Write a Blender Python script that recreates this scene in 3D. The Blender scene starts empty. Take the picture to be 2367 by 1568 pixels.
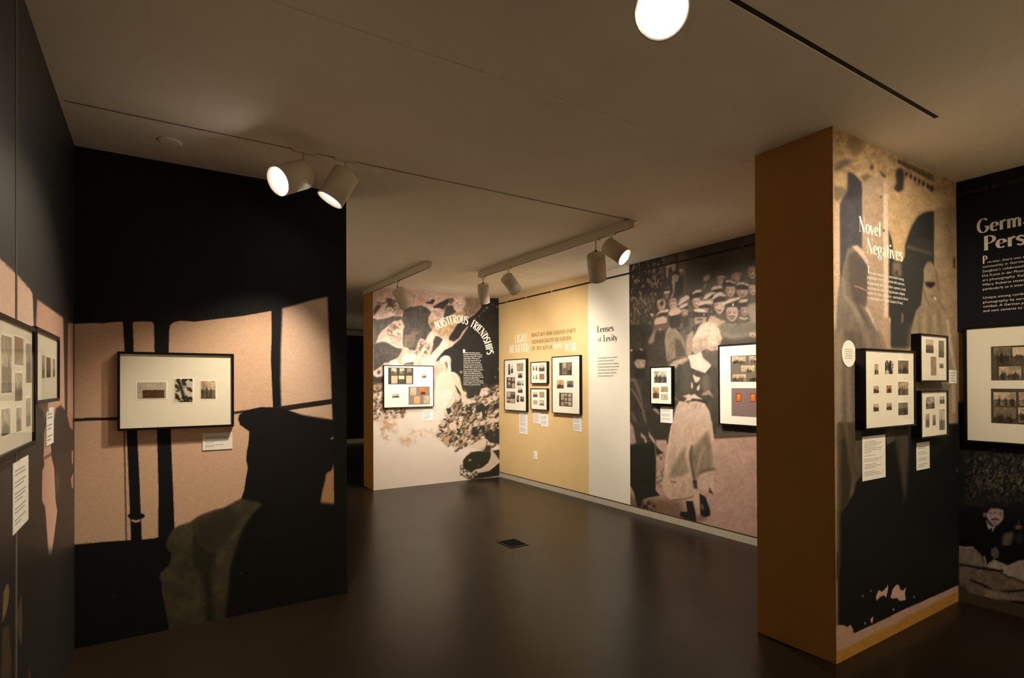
import bpy, bmesh, math, random
import numpy as np
from mathutils import Matrix, Vector

# ------------------------------------------------------------------ camera
W_IMG, H_IMG = 2367, 1568
F_PX, YAW, PITCH, ROLL, CX, CY = 1290.15, 0.5674, 0.0053, -0.0041, 1183.5, 878.12
EYE = np.array([0.0, 0.0, 1.6])
_c, _s = math.cos(YAW), math.sin(YAW)
FW = np.array([_s * math.cos(PITCH), _c * math.cos(PITCH), math.sin(PITCH)])
_r = np.array([_c, -_s, 0.0]); _u = np.cross(_r, FW)
RT = math.cos(ROLL) * _r + math.sin(ROLL) * _u
UP = -math.sin(ROLL) * _r + math.cos(ROLL) * _u

scene = bpy.context.scene
col = scene.collection
cam_data = bpy.data.cameras.new('camera')
cam_data.sensor_fit = 'HORIZONTAL'
cam_data.sensor_width = 36.0
cam_data.lens = F_PX / W_IMG * 36.0
cam_data.shift_y = (CY - H_IMG / 2) / W_IMG
cam_data.clip_start = 0.02
cam = bpy.data.objects.new('camera', cam_data)
col.objects.link(cam)
cam.matrix_world = Matrix(((RT[0], UP[0], -FW[0], EYE[0]), (RT[1], UP[1], -FW[1], EYE[1]),
                           (RT[2], UP[2], -FW[2], EYE[2]), (0, 0, 0, 1)))
scene.camera = cam

# ------------------------------------------------------------------ world and exposure
world = bpy.data.worlds.new('dim_room'); scene.world = world
world.use_nodes = True
world.node_tree.nodes['Background'].inputs[0].default_value = (0.9, 0.75, 0.55, 1)
world.node_tree.nodes['Background'].inputs[1].default_value = 0.004
vs = scene.view_settings
vs.view_transform = 'Standard'; vs.look = 'None'; vs.gamma = 1.0; vs.use_curve_mapping = False
vs.exposure = 1.3
scene.cycles.max_bounces = 7
scene.cycles.diffuse_bounces = 4
scene.cycles.glossy_bounces = 3
scene.cycles.transparent_max_bounces = 8
LAMP_COL = (1.0, 0.83, 0.58)
TRACK_COL = (1.0, 0.89, 0.72)

# ------------------------------------------------------------------ dimensions of the room (metres)
H = 3.05          # ceiling
XL = -0.42        # left wall
YM, XE = 4.277, 1.2267   # free-standing wall with the window mural, its free end
YR, XR0 = 8.146, 2.7316  # back wall with the rock mural
XW = 4.93         # long right wall
YC, YC2, XC0 = 1.687, 2.173, 3.238   # stub wall coming out of the right wall
YFAR, YREAR = 14.9, -3.0

def un(px, py, axis, val):
    """the point where the sight line of a photograph pixel meets the plane axis = val"""
    D = FW + (px - CX) / F_PX * RT - (py - CY) / F_PX * UP
    return EYE + (val - EYE[axis]) / D[axis] * D

def pj(P):
    P = np.asarray(P) - EYE; z = P @ FW
    return CX + F_PX * (P @ RT) / z, CY - F_PX * (P @ UP) / z

# ------------------------------------------------------------------ helpers
def lin(c):
    c = np.asarray(c, float) / 255.0
    return np.where(c <= 0.04045, c / 12.92, ((c + 0.055) / 1.055) ** 2.4)

def lin4(c):
    return tuple(lin(c)) + (1.0,)

def tag(o, label=None, cat=None, group=None, kind=None):
    if label: o['label'] = label
    if cat: o['category'] = cat
    if group: o['group'] = group
    if kind: o['kind'] = kind
    return o

def empty(name, loc=(0, 0, 0), parent=None):
    o = bpy.data.objects.new(name, None); col.objects.link(o)
    o.empty_display_size = 0.05
    o.location = loc
    if parent is not None: o.parent = parent
    return o

def add(name, me, mat=None, parent=None, loc=None):
    o = bpy.data.objects.new(name, me); col.objects.link(o)
    if mat is not None and not me.materials: me.materials.append(mat)
    if parent is not None:
        o.parent = parent
        bpyinv = Matrix.Translation(parent.location).inverted()
        o.matrix_parent_inverse = bpyinv
    if loc is not None: o.location = loc
    return o

class MB:
    """collects boxes, quads and tubes into one mesh"""
    def __init__(s): s.v, s.f, s.sm = [], [], []
    def box(s, x0, x1, y0, y1, z0, z1):
        n = len(s.v)
        s.v += [(x, y, z) for z in (z0, z1) for y in (y0, y1) for x in (x0, x1)]
        s.f += [tuple(n + i for i in q) for q in ((0, 2, 3, 1), (4, 5, 7, 6), (0, 1, 5, 4), (2, 6, 7, 3), (0, 4, 6, 2), (1, 3, 7, 5))]
        s.sm += [False] * 6
        return s
    def rings(s, rings, cap0=True, cap1=True, smooth=True):
        n = len(s.v); k = len(rings[0])
        for r in rings: s.v += [tuple(p) for p in r]
        for a in range(len(rings) - 1):
            for b in range(k):
                c = (b + 1) % k
                s.f.append((n + a * k + b, n + a * k + c, n + (a + 1) * k + c, n + (a + 1) * k + b)); s.sm.append(smooth)
        if cap0: s.f.append(tuple(n + i for i in reversed(range(k)))); s.sm.append(False)
        if cap1: s.f.append(tuple(n + (len(rings) - 1) * k + i for i in range(k))); s.sm.append(False)
        return s
    def mesh(s, name):
        me = bpy.data.meshes.new(name); me.from_pydata(s.v, [], s.f)
        me.polygons.foreach_set('use_smooth', s.sm); me.update()
        return me
    def build(s, name, mat, parent=None): return add(name, s.mesh(name), mat, parent)

def bevel(o, w=0.003, seg=2):
    m = o.modifiers.new('bevel', 'BEVEL'); m.width = w; m.segments = seg; m.limit_method = 'ANGLE'
    return o

# ------------------------------------------------------------------ materials
def mat_new(name):
    m = bpy.data.materials.new(name); m.use_nodes = True
    return m, m.node_tree, m.node_tree.nodes['Principled BSDF']

def mat(name, rgb, rough=0.6, var=0.0, scale=6.0, bump=0.0, bscale=80.0, metal=0.0, spec=0.5):
    m, nt, b = mat_new(name)
    b.inputs['Roughness'].default_value = rough
    b.inputs['Metallic'].default_value = metal
    b.inputs['Specular IOR Level'].default_value = spec
    c = lin(rgb)
    tc = nt.nodes.new('ShaderNodeTexCoord')
    if var > 0:
        n = nt.nodes.new('ShaderNodeTexNoise'); n.inputs['Scale'].default_value = scale; n.inputs['Detail'].default_value = 5
        r = nt.nodes.new('ShaderNodeValToRGB')
        r.color_ramp.elements[0].position = 0.3; r.color_ramp.elements[1].position = 0.7
        r.color_ramp.elements[0].color = tuple(np.clip(c * (1 - var), 0, 1)) + (1,)
        r.color_ramp.elements[1].color = tuple(np.clip(c * (1 + var), 0, 1)) + (1,)
        nt.links.new(tc.outputs['Object'], n.inputs['Vector'])
        nt.links.new(n.outputs['Fac'], r.inputs['Fac']); nt.links.new(r.outputs['Color'], b.inputs['Base Color'])
    else:
        b.inputs['Base Color'].default_value = tuple(c) + (1,)
    if bump > 0:
        n2 = nt.nodes.new('ShaderNodeTexNoise'); n2.inputs['Scale'].default_value = bscale; n2.inputs['Detail'].default_value = 3
        bp = nt.nodes.new('ShaderNodeBump'); bp.inputs['Strength'].default_value = bump; bp.inputs['Distance'].default_value = 0.002
        nt.links.new(tc.outputs['Object'], n2.inputs['Vector'])
        nt.links.new(n2.outputs['Fac'], bp.inputs['Height']); nt.links.new(bp.outputs['Normal'], b.inputs['Normal'])
    return m

def mat_print(name, rough=0.5, grain=0.10, gscale=260.0, spec=0.35):
    """printed surface: colours of the print sit on the mesh, the node tree adds paper grain"""
    m, nt, b = mat_new(name)
    at = nt.nodes.new('ShaderNodeAttribute'); at.attribute_name = 'print'
    tc = nt.nodes.new('ShaderNodeTexCoord')
    n = nt.nodes.new('ShaderNodeTexNoise'); n.inputs['Scale'].default_value = gscale; n.inputs['Detail'].default_value = 2
    mr = nt.nodes.new('ShaderNodeMapRange')
    mr.inputs['From Min'].default_value = 0.25; mr.inputs['From Max'].default_value = 0.75
    mr.inputs['To Min'].default_value = 1 - grain; mr.inputs['To Max'].default_value = 1 + grain
    mx = nt.nodes.new('ShaderNodeVectorMath'); mx.operation = 'SCALE'
    nt.links.new(tc.outputs['Object'], n.inputs['Vector']); nt.links.new(n.outputs['Fac'], mr.inputs['Value'])
    nt.links.new(at.outputs['Color'], mx.inputs[0]); nt.links.new(mr.outputs['Result'], mx.inputs['Scale'])
    nt.links.new(mx.outputs['Vector'], b.inputs['Base Color'])
    b.inputs['Roughness'].default_value = rough; b.inputs['Specular IOR Level'].default_value = spec
    return m

def mat_glass(name):
    m = bpy.data.materials.new(name); m.use_nodes = True; nt = m.node_tree; nt.nodes.clear()
    out = nt.nodes.new('ShaderNodeOutputMaterial'); mix = nt.nodes.new('ShaderNodeMixShader')
    tr = nt.nodes.new('ShaderNodeBsdfTransparent'); gl = nt.nodes.new('ShaderNodeBsdfGlossy')
    lw = nt.nodes.new('ShaderNodeLayerWeight'); lw.inputs['Blend'].default_value = 0.5
    pw = nt.nodes.new('ShaderNodeMath'); pw.operation = 'POWER'; pw.inputs[1].default_value = 4.0
    mr = nt.nodes.new('ShaderNodeMapRange'); mr.inputs['To Min'].default_value = 0.012; mr.inputs['To Max'].default_value = 0.35
    gl.inputs['Roughness'].default_value = 0.03
    nt.links.new(lw.outputs['Facing'], pw.inputs[0]); nt.links.new(pw.outputs[0], mr.inputs['Value']); nt.links.new(mr.outputs[0], mix.inputs[0])
    nt.links.new(tr.outputs[0], mix.inputs[1]); nt.links.new(gl.outputs[0], mix.inputs[2])
    nt.links.new(mix.outputs[0], out.inputs[0])
    return m

def mat_emit(name, rgb, strength):
    m = bpy.data.materials.new(name); m.use_nodes = True; nt = m.node_tree; nt.nodes.clear()
    out = nt.nodes.new('ShaderNodeOutputMaterial'); e = nt.nodes.new('ShaderNodeEmission')
    e.inputs[0].default_value = tuple(rgb) + (1,); e.inputs[1].default_value = strength
    nt.links.new(e.outputs[0], out.inputs[0])
    return m

def mat_floor():
    m, nt, b = mat_new('polished_concrete')
    tc = nt.nodes.new('ShaderNodeTexCoord')
    n = nt.nodes.new('ShaderNodeTexNoise'); n.inputs['Scale'].default_value = 0.9; n.inputs['Detail'].default_value = 4; n.inputs['Roughness'].default_value = 0.62
    r = nt.nodes.new('ShaderNodeValToRGB')
    r.color_ramp.elements[0].position = 0.3; r.color_ramp.elements[1].position = 0.72
    r.color_ramp.elements[0].color = lin4((29, 22, 16)); r.color_ramp.elements[1].color = lin4((35, 27, 19))
    n2 = nt.nodes.new('ShaderNodeTexNoise'); n2.inputs['Scale'].default_value = 2.2; n2.inputs['Detail'].default_value = 3
    mr = nt.nodes.new('ShaderNodeMapRange'); mr.inputs['To Min'].default_value = 0.26; mr.inputs['To Max'].default_value = 0.33
    nt.links.new(tc.outputs['Object'], n.inputs['Vector']); nt.links.new(tc.outputs['Object'], n2.inputs['Vector'])
    nt.links.new(n.outputs['Fac'], r.inputs['Fac']); nt.links.new(r.outputs['Color'], b.inputs['Base Color'])
    nt.links.new(n2.outputs['Fac'], mr.inputs['Value']); nt.links.new(mr.outputs['Result'], b.inputs['Roughness'])
    b.inputs['Specular IOR Level'].default_value = 0.18
    return m

M = dict(
    ceiling=mat('ceiling_plaster', (243, 235, 221), 0.9, 0.03, 2.0, 0.15, 120),
    slab=mat('ceiling_joint_backing', (70, 58, 44), 0.9),
    slot=mat('slot_dark', (16, 13, 10), 0.7),
    ochre=mat('ochre_wall_paint', (194, 142, 74), 0.75, 0.03, 3.0, 0.12, 200),
    tan=mat('tan_wall_paint', (218, 186, 134), 0.75, 0.03, 3.0, 0.12, 200),
    white=mat('white_wall_paint', (226, 219, 206), 0.75, 0.02, 3.0, 0.1, 200),
    black=mat('black_wall_paint', (17, 16, 15), 0.7, 0.08, 3.0, spec=0.2),
    pale=mat('pale_wall_paint', (205, 195, 178), 0.8, 0.03, 3.0),  # for unseen walls, made pale so they bounce fill light
    grey=mat('grey_wall_paint', (120, 112, 98), 0.8, 0.04, 3.0),
    base=mat('pale_grey_baseboard', (176, 168, 150), 0.6, 0.05, 8.0),
    reveal=mat('gap_shadow_base_brown', (62, 46, 26), 0.8),
    frame=mat('black_lacquered_wood', (9, 8, 8), 0.4, 0.1, 30, spec=0.25),
    mat=mat('mat_board', (232, 226, 212), 0.85, 0.015, 40),
    bevel=mat('mat_bevel_core', (246, 242, 230), 0.8),
    card=mat('caption_card', (228, 225, 222), 0.8, 0.01, 30),
    ink=mat('caption_ink', (158, 154, 150), 0.8),
    lampw=mat('white_powder_coat', (214, 204, 186), 0.45, 0.02, 20),
    lampr=mat('bezel_ring', (235, 228, 210), 0.3),
    bolt=mat('dark_screw', (60, 52, 42), 0.5),
    plate=mat('white_plastic', (240, 238, 232), 0.35),
    plated=mat('dark_plastic', (13, 10, 8), 0.85, spec=0.1),
    lens=mat_emit('lamp_lens_glow', (1.0, 0.93, 0.80), 6.0),
    letw=mat('white_vinyl_letter', (238, 233, 222), 0.7),
    letd=mat('brown_vinyl_letter', (58, 46, 36), 0.7),
    lett=mat('brown_paint_letter', (118, 84, 40), 0.75),
    glass=mat_glass('picture_glass'),
    mural=mat_print('mural_vinyl', 0.6, 0.07, 300, 0.2),
    mural_d=mat_print('mural_vinyl_satin', 0.5, 0.07, 300, 0.75),
    photo=mat_print('photo_paper', 0.35, 0.05, 500),
    floor=mat_floor(),
)
# ------------------------------------------------------------------ structure
def struct(name, mb, m, parent=None):
    o = mb.build(name, m, parent)
    if parent is None: o['kind'] = 'structure'
    return o

struct('floor', MB().box(-0.6, 8.0, YREAR - 0.2, YFAR + 0.2, -0.1, 0), M['floor'])
wl = struct('wall_left', MB().box(XL - 0.15, XL, YREAR, YM + 0.14, 0, H), M['black'])
wm = struct('wall_center', MB().box(XL, XE, YM, YM + 0.14, 0, H), M['black'])
YR2 = 8.60
wb = struct('wall_back', MB().box(XR0, XW, YR, YR2, 0, H), M['ochre'])
TW = float(un(1360, 900, 0, XW)[1]); WW = float(un(1456, 900, 0, XW)[1])
wr = struct('wall_right', MB().box(XW, XW + 0.2, YREAR, YFAR, 0, H), M['white'])
ws = struct('wall_stub', MB().box(XC0, XW, YC, YC2, 0, H), M['ochre'])
struct('wall_far', MB().box(-0.6, 8.0, YFAR, YFAR + 0.15, 0, H), M['black'])
struct('wall_rear', MB().box(XL - 0.15, XW + 0.2, YREAR - 0.15, YREAR, 0, H), M['pale'])
struct('wall_corridor', MB().box(XL - 0.15, XL, YM + 0.14, YFAR, 0, H), M['pale'])
struct('baseboard_far', MB().box(XL, 6.0, YFAR - 0.015, YFAR, 0, 0.11), M['base'])
struct('trim_1', MB().box(XL, 6.0, YFAR - 0.03, YFAR, H - 0.17, H - 0.02), M['grey'])
# painted zone of the long wall: a tan coat, 2 mm proud so that it reads as its own surface
paint = struct('trim_2', MB().box(XW - 0.002, XW, TW, YR, 0.085, H), M['tan'])
# toe board of the long wall with a brown strip above it painting the overhang's shadow
struct('baseboard_right', MB().box(XW - 0.006, XW, YC2, YR, 0, 0.072), M['base'])
struct('trim_3', MB().box(XW - 0.004, XW, YC2, YR, 0.072, 0.086), M['reveal'])
struct('baseboard_stub', MB().box(XW - 0.006, XW, YREAR, YC, 0, 0.075), M['reveal'])

# ceiling: a slab above, flush panels below, open joints and two recessed track slots
ceil = struct('ceiling', MB().box(-0.6, 8.0, YREAR - 0.2, YFAR + 0.2, H + 0.05, H + 0.15), M['slab'])
def panel(x0, x1, y0, y1, slot=None):
    g = 0.0025
    x0 += g; x1 -= g; y0 += g; y1 -= g
    z0, z1 = H, H + 0.05
    if slot is None:
        return MB().box(x0, x1, y0, y1, z0, z1).build('ceiling_panel', M['ceiling'], ceil)
    a0, a1, b0, b1 = slot
    mb = MB()
    o = [(x0, y0), (x1, y0), (x1, y1), (x0, y1)]; h = [(a0, b0), (a1, b0), (a1, b1), (a0, b1)]
    mb.v = [(x, y, z) for z in (z0, z1) for (x, y) in o + h]
    for i in range(4):
        j = (i + 1) % 4
        mb.f += [(i, 4 + i, 4 + j, j), (i, j, 8 + j, 8 + i), (4 + i, 12 + i, 12 + j, 4 + j), (8 + i, 8 + j, 12 + j, 12 + i)]
    mb.sm = [False] * len(mb.f)
    return mb.build('ceiling_panel', M['ceiling'], ceil)
XJ, SB, SD, SE = 4.40, 1.327, 3.63, 6.13
SLB = (-0.1, 3.63, SB - 0.014, SB + 0.014)
SLD = (-0.40, 3.655, SD - 0.012, SD + 0.012)
panel(-0.6, XJ, YREAR - 0.2, 2.26, SLB); panel(-0.6, XJ, 2.26, SE, SLD)
panel(-0.6, XJ, SE, YFAR + 0.2)
panel(XJ, 8.0, YREAR - 0.2, SE); panel(XJ, 8.0, SE, YFAR + 0.2)
for lab, sl in (('long dark recessed track slot in ceiling nearest the camera', SLB),
                ('dark recessed track slot in ceiling carrying the two left spotlights', SLD)):
    o = MB().box(sl[0], sl[1], sl[2], sl[3], H + 0.006, H + 0.05).build('recessed_track', M['slot'])
    tag(o, lab, 'track', 'recessed ceiling tracks')
# ------------------------------------------------------------------ painter for the printed murals
_rng = np.random.default_rng(7)
_LAT = _rng.random((16, 128, 128))
def vnoise(x, y, seed=0):
    L = _LAT[seed % 16]
    xi = np.floor(x).astype(int); yi = np.floor(y).astype(int)
    fx = x - xi; fy = y - yi
    fx = fx * fx * (3 - 2 * fx); fy = fy * fy * (3 - 2 * fy)
    a = L[yi % 128, xi % 128]; b = L[yi % 128, (xi + 1) % 128]
    c = L[(yi + 1) % 128, xi % 128]; d = L[(yi + 1) % 128, (xi + 1) % 128]
    return (a * (1 - fx) + b * fx) * (1 - fy) + (c * (1 - fx) + d * fx) * fy
def fbm(x, y, seed=0, o=3):
    s = 0; a = 1; t = 0
    x, y = .88 * x + .47 * y, -.47 * x + .88 * y
    for k in range(o):
        s = s + a * vnoise(x * 2 ** k + 17 * k, y * 2 ** k + 31 * k, seed + k); t += a; a *= 0.55
        x, y = .79 * x + .61 * y, -.61 * x + .79 * y
    return s / t
def boxblur(m, r, ax):
    if r < 1: return m
    p = np.pad(m, [(r + 1, r) if i == ax else (0, 0) for i in range(2)], mode='edge')
    c = np.cumsum(p, axis=ax); n = m.shape[ax]
    hi = np.take(c, np.arange(2 * r + 1, 2 * r + 1 + n), axis=ax); lo = np.take(c, np.arange(0, n), axis=ax)
    return (hi - lo) / (2 * r + 1)

class Mural:
    """a print on the plane axis = val, u along the wall (x or y), v = height; traced shapes are given in photograph pixels"""
    def __init__(s, axis, val, u0, u1, v0, v1, nu, nv, base, white=(235, 220, 180)):
        s.axis, s.val, s.u0, s.u1, s.v0, s.v1, s.nu, s.nv = axis, val, u0, u1, v0, v1, nu, nv
        U, V = np.meshgrid(np.linspace(u0, u1, nu), np.linspace(v0, v1, nv))
        P = np.stack([np.full_like(U, val), U, V] if axis == 0 else [U, np.full_like(U, val), V], -1)
        d = (P - EYE) @ FW; s.ok = d > 0.2; d = np.maximum(d, 0.2)
        s.PX = CX + F_PX * ((P - EYE) @ RT) / d; s.PY = CY - F_PX * ((P - EYE) @ UP) / d
        s.img = np.zeros((nv, nu, 3)); s.img[:] = np.array(base, float)
        s.o = (0, 0, 1); s.white = white
    def crop(s, x0, y0, k): s.o = (x0, y0, k); return s
    def ij(s, pts):
        p = np.asarray(pts, float); x = s.o[0] + p[:, 0] / s.o[2]; y = s.o[1] + p[:, 1] / s.o[2]
        D = FW[None] + ((x - CX) / F_PX)[:, None] * RT - ((y - CY) / F_PX)[:, None] * UP
        t = (s.val - EYE[s.axis]) / D[:, s.axis]
        Q = EYE + t[:, None] * D
        u = Q[:, 1 - s.axis]
        return np.stack([(u - s.u0) / (s.u1 - s.u0) * (s.nu - 1), (Q[:, 2] - s.v0) / (s.v1 - s.v0) * (s.nv - 1)], -1)
    def mask(s, pts, blur=0.0):
        q = s.ij(pts)
        c = np.clip(q.mean(0), 0, [s.nu - 2, s.nv - 2]).astype(int)
        # photograph pixels per cell near the shape
        gx = max(0.05, math.hypot(s.PX[c[1], c[0] + 1] - s.PX[c[1], c[0]], s.PY[c[1], c[0] + 1] - s.PY[c[1], c[0]]))
        gy = max(0.05, abs(s.PY[c[1] + 1, c[0]] - s.PY[c[1], c[0]]))
        bx, by = blur / gx, blur / gy
        pad = np.array([int(2 * bx) + 2, int(2 * by) + 2])
        lo = np.maximum(np.floor(q.min(0)).astype(int) - pad, 0)
        hi = np.minimum(np.ceil(q.max(0)).astype(int) + pad + 1, [s.nu, s.nv])
        if (hi <= lo).any(): return None
        SS = 3
        xs = lo[0] - 0.5 + (np.arange((hi[0] - lo[0]) * SS) + 0.5) / SS
        ys = lo[1] - 0.5 + (np.arange((hi[1] - lo[1]) * SS) + 0.5) / SS
        ins = np.zeros((len(ys), len(xs)), bool)
        n = len(q)
        for k in range(n):
            x1, y1 = q[k]; x2, y2 = q[(k + 1) % n]
            if y1 == y2: continue
            r = np.nonzero((ys >= min(y1, y2)) & (ys < max(y1, y2)))[0]
            if not len(r): continue
            xc = x1 + (ys[r] - y1) * (x2 - x1) / (y2 - y1)
            ins[r] ^= xs[None, :] < xc[:, None]
        m = ins.reshape(hi[1] - lo[1], SS, hi[0] - lo[0], SS).mean((1, 3))
        for _ in range(2):
            m = boxblur(m, int(round(bx * 0.7)), 1); m = boxblur(m, int(round(by * 0.7)), 0)
        return (slice(lo[1], hi[1]), slice(lo[0], hi[0])), m
    def poly(s, pts, c, blur=0.0, a=1.0, mot=0.0, ms=8.0, seed=0, asp=1.0):
        """fill; mot = brightness mottling, ms its size in photograph pixels"""
        r = s.mask(pts, blur)
        if r is None: return s
        sl, m = r
        C = np.array(c, float) * np.ones(m.shape + (3,))
        if mot:
            n = fbm(s.PX[sl] / ms, s.PY[sl] / (ms * asp), seed) - 0.5
            C = C * (1 + 2 * mot * n)[..., None]
        m = (m * a)[..., None]
        s.img[sl] = s.img[sl] * (1 - m) + C * m
        return s
    def blotch(s, pts, c, th=0.5, ms=10.0, soft=0.06, a=1.0, seed=0, blur=2.0, asp=1.0, slant=0.0):
        r = s.mask(pts, blur)
        if r is None: return s
        sl, m = r
        x = s.PX[sl] + slant * s.PY[sl]
        n = fbm(x / ms, s.PY[sl] / (ms * asp), seed)
        k = np.clip((n - th + soft * .5) / (soft * 2.4), 0, 1)
        m = (m * k * a)[..., None]
        s.img[sl] = s.img[sl] * (1 - m) + np.array(c, float) * m
        return s
    def line(s, pts, w, c, blur=0.0, a=1.0, w2=None):
        return s.poly(ribbon(pts, w, w2), c, blur, a)
    def ell(s, cx, cy, rx, ry, c, blur=0.0, a=1.0, rot=0.0, t0=0, t1=360, mot=0.0):
        t = np.radians(np.linspace(t0, t1, 20)); cr, sr = math.cos(math.radians(rot)), math.sin(math.radians(rot))
        x = rx * np.cos(t); y = ry * np.sin(t)
        return s.poly(np.stack([cx + x * cr - y * sr, cy + x * sr + y * cr], -1), c, blur, a, mot)
    def texture(s, pts, amp, ms, seed=0, asp=1.0, blur=4.0):
        """multiply the brightness by noise inside a shape"""
        r = s.mask(pts, blur)
        if r is None: return s
        sl, m = r
        n = fbm(s.PX[sl] / ms, s.PY[sl] / (ms * asp), seed, 4) - 0.5
        s.img[sl] = np.clip(s.img[sl] * (1 + 2 * amp * n * m)[..., None], 2, 255)
        return s
    def scatter(s, pts, n, size, cols, seed=0, ang=(0, 360), asp=0.5, shadow=None, blur=0.6, a=0.9):
        """small angular flecks (stones, leaves) inside a shape"""
        r = random.Random(seed); p = np.asarray(pts, float)
        lo, hi = p.min(0), p.max(0); k = 0; tries = 0
        while k < n and tries < n * 20:
            tries += 1
            x, y = r.uniform(lo[0], hi[0]), r.uniform(lo[1], hi[1])
            ins = False
            for i in range(len(p)):
                (x1, y1), (x2, y2) = p[i], p[(i + 1) % len(p)]
                if (y1 > y) != (y2 > y) and x < x1 + (y - y1) * (x2 - x1) / (y2 - y1): ins = not ins
            if not ins: continue
            k += 1
            sz = r.uniform(*size); t = math.radians(r.uniform(*ang)); ct, st = math.cos(t), math.sin(t)
            q = []
            for u, v in ((-1, -.3), (-.5, -1), (.6, -.9), (1, .1), (.4, 1), (-.6, .8)):
                u *= sz * r.uniform(.7, 1.2); v *= sz * asp * r.uniform(.7, 1.2)
                q.append((x + u * ct - v * st, y + u * st + v * ct))
            if shadow is not None: s.poly([(X + sz * .35, Y + sz * .45) for X, Y in q], shadow, blur, a)
            s.poly(q, cols[r.randrange(len(cols))], blur, a)
        return s
    def build(s, name, material, parent, off, sign, white=None, whole=True):
        """one quad grid carrying the print colours; off = distance in front of the plane, sign = facing"""
        c = lin(np.clip(s.img, 0, 255)) / lin(white or s.white) * 0.80
        c = np.clip(c, 0.0015, 0.86)
        nu, nv = s.nu, s.nv
        U, V = np.meshgrid(np.linspace(s.u0, s.u1, nu), np.linspace(s.v0, s.v1, nv))
        A = np.full_like(U, s.val + off * sign)
        P = np.stack([A, U, V] if s.axis == 0 else [U, A, V], -1).reshape(-1, 3)
        i = np.arange(nu * nv).reshape(nv, nu)
        q = np.stack([i[:-1, :-1], i[:-1, 1:], i[1:, 1:], i[1:, :-1]], -1).reshape(-1, 4)
        # faces look towards the room
        if (s.axis == 0 and sign < 0) or (s.axis == 1 and sign > 0): q = q[:, ::-1]
        return grid_mesh(name, P, q, c.reshape(-1, 3), material, parent)

def grid_mesh(name, P, q, c, material, parent):
    me = bpy.data.meshes.new(name)
    me.vertices.add(len(P)); me.vertices.foreach_set('co', np.ascontiguousarray(P, np.float32).ravel())
    me.loops.add(q.size); me.loops.foreach_set('vertex_index', np.ascontiguousarray(q, np.int32).ravel())
    me.polygons.add(len(q)); me.polygons.foreach_set('loop_start', np.arange(0, q.size, 4, dtype=np.int32))
    me.polygons.foreach_set('loop_total', np.full(len(q), 4, np.int32))
    me.update(calc_edges=True)
    at = me.color_attributes.new('print', 'FLOAT_COLOR', 'POINT')
    at.data.foreach_set('color', np.concatenate([c, np.ones((len(c), 1))], 1).astype(np.float32).ravel())
    return add(name, me, material, parent)

def ribbon(pts, w, w2=None):
    p = np.asarray(pts, float); n = len(p)
    d = np.gradient(p, axis=0); d /= np.maximum(1e-9, np.linalg.norm(d, axis=1))[:, None]
    nn = np.stack([-d[:, 1], d[:, 0]], -1)
    ww = np.linspace(w, w if w2 is None else w2, n)[:, None] / 2
    return np.concatenate([p + nn * ww, (p - nn * ww)[::-1]])
# ------------------------------------------------------------------ murals (traced prints)
def mural_thing(label, loc):
    return tag(empty('wall_mural', loc), label, 'mural')

BEI = (200, 152, 103)
# --- 1. window bars and capped silhouette on the free-standing wall
mu = Mural(1, YM, XL, XE, 0.0, H, 400, 700, (15, 13, 12), (232, 212, 168))
mu.crop(0, 0, 1)
mu.poly([(0, 300), (900, 300), (900, 700), (0, 740)], (13, 13, 13), 20)
B = dict(mot=0.05, ms=5, asp=0.5)
mu.poly([(150, 747), (172, 749), (214, 747), (238, 748), (260, 745), (284, 744), (288, 812), (292, 900), (293, 1000), (297, 1100), (303, 1249), (240, 1253), (172, 1260), (150, 1262)], BEI, .6, **B)
mu.poly([(307, 745), (330, 743), (351, 744), (356, 750), (357, 812), (361, 900), (363, 1000), (366, 1120), (366, 1244), (328, 1248), (322, 1100), (317, 1000), (312, 900), (309, 812)], BEI, .6, **B)
mu.poly([(391, 765), (393, 752), (402, 745), (416, 742), (450, 744), (500, 738), (560, 731), (610, 722), (627, 719), (628, 770), (626, 830), (629, 900), (631, 945), (628, 960), (640, 1000), (640, 1300), (403, 1320), (403, 1212), (400, 1130), (397, 1060), (395, 1000), (391, 900), (390, 820)], BEI, .6, **B)
mu.poly([(652, 713), (680, 706), (720, 694), (757, 686), (759, 740), (762, 790), (765, 860), (767, 922), (769, 971), (700, 960), (650, 945), (648, 880), (649, 800), (651, 750)], (203, 158, 112), 1, **B)
mu.crop(360, 920, 2.8)
mu.poly([(1150, 405), (1150, 435), (1136, 470), (1102, 490), (1095, 540), (1078, 600), (1065, 680), (1068, 732), (1112, 737), (1150, 757), (1174, 760), (1170, 640), (1165, 550), (1158, 440)], (170, 118, 66), 1)
mu.poly([(1126, 268), (1152, 243), (1151, 270)], (140, 100, 50), .8)
# window bars
mu.crop(0, 0, 1)
mu.line([(160, 972), (200, 970), (272, 968)], 7, (35, 26, 15), .6)
mu.line([(540, 955), (585, 949)], 6, (50, 38, 22), .6)
mu.line([(632, 948), (660, 944), (700, 938), (770, 928)], 12, (36, 28, 18), .6)
mu.line([(287, 996), (289, 1100), (292, 1252)], 3.2, (70, 50, 28), .5)
mu.ell(315, 1193, 20, 8, (20, 15, 10), .5); mu.line([(304, 1203), (315, 1206), (324, 1203)], 5, (190, 145, 95), .4)
mu.line([(205, 1293), (250, 1289), (290, 1286)], 3, (60, 44, 24), 1, .6)
mu.line([(663, 800), (670, 815), (682, 830)], 2, (225, 185, 130), .5, .7)
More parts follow.
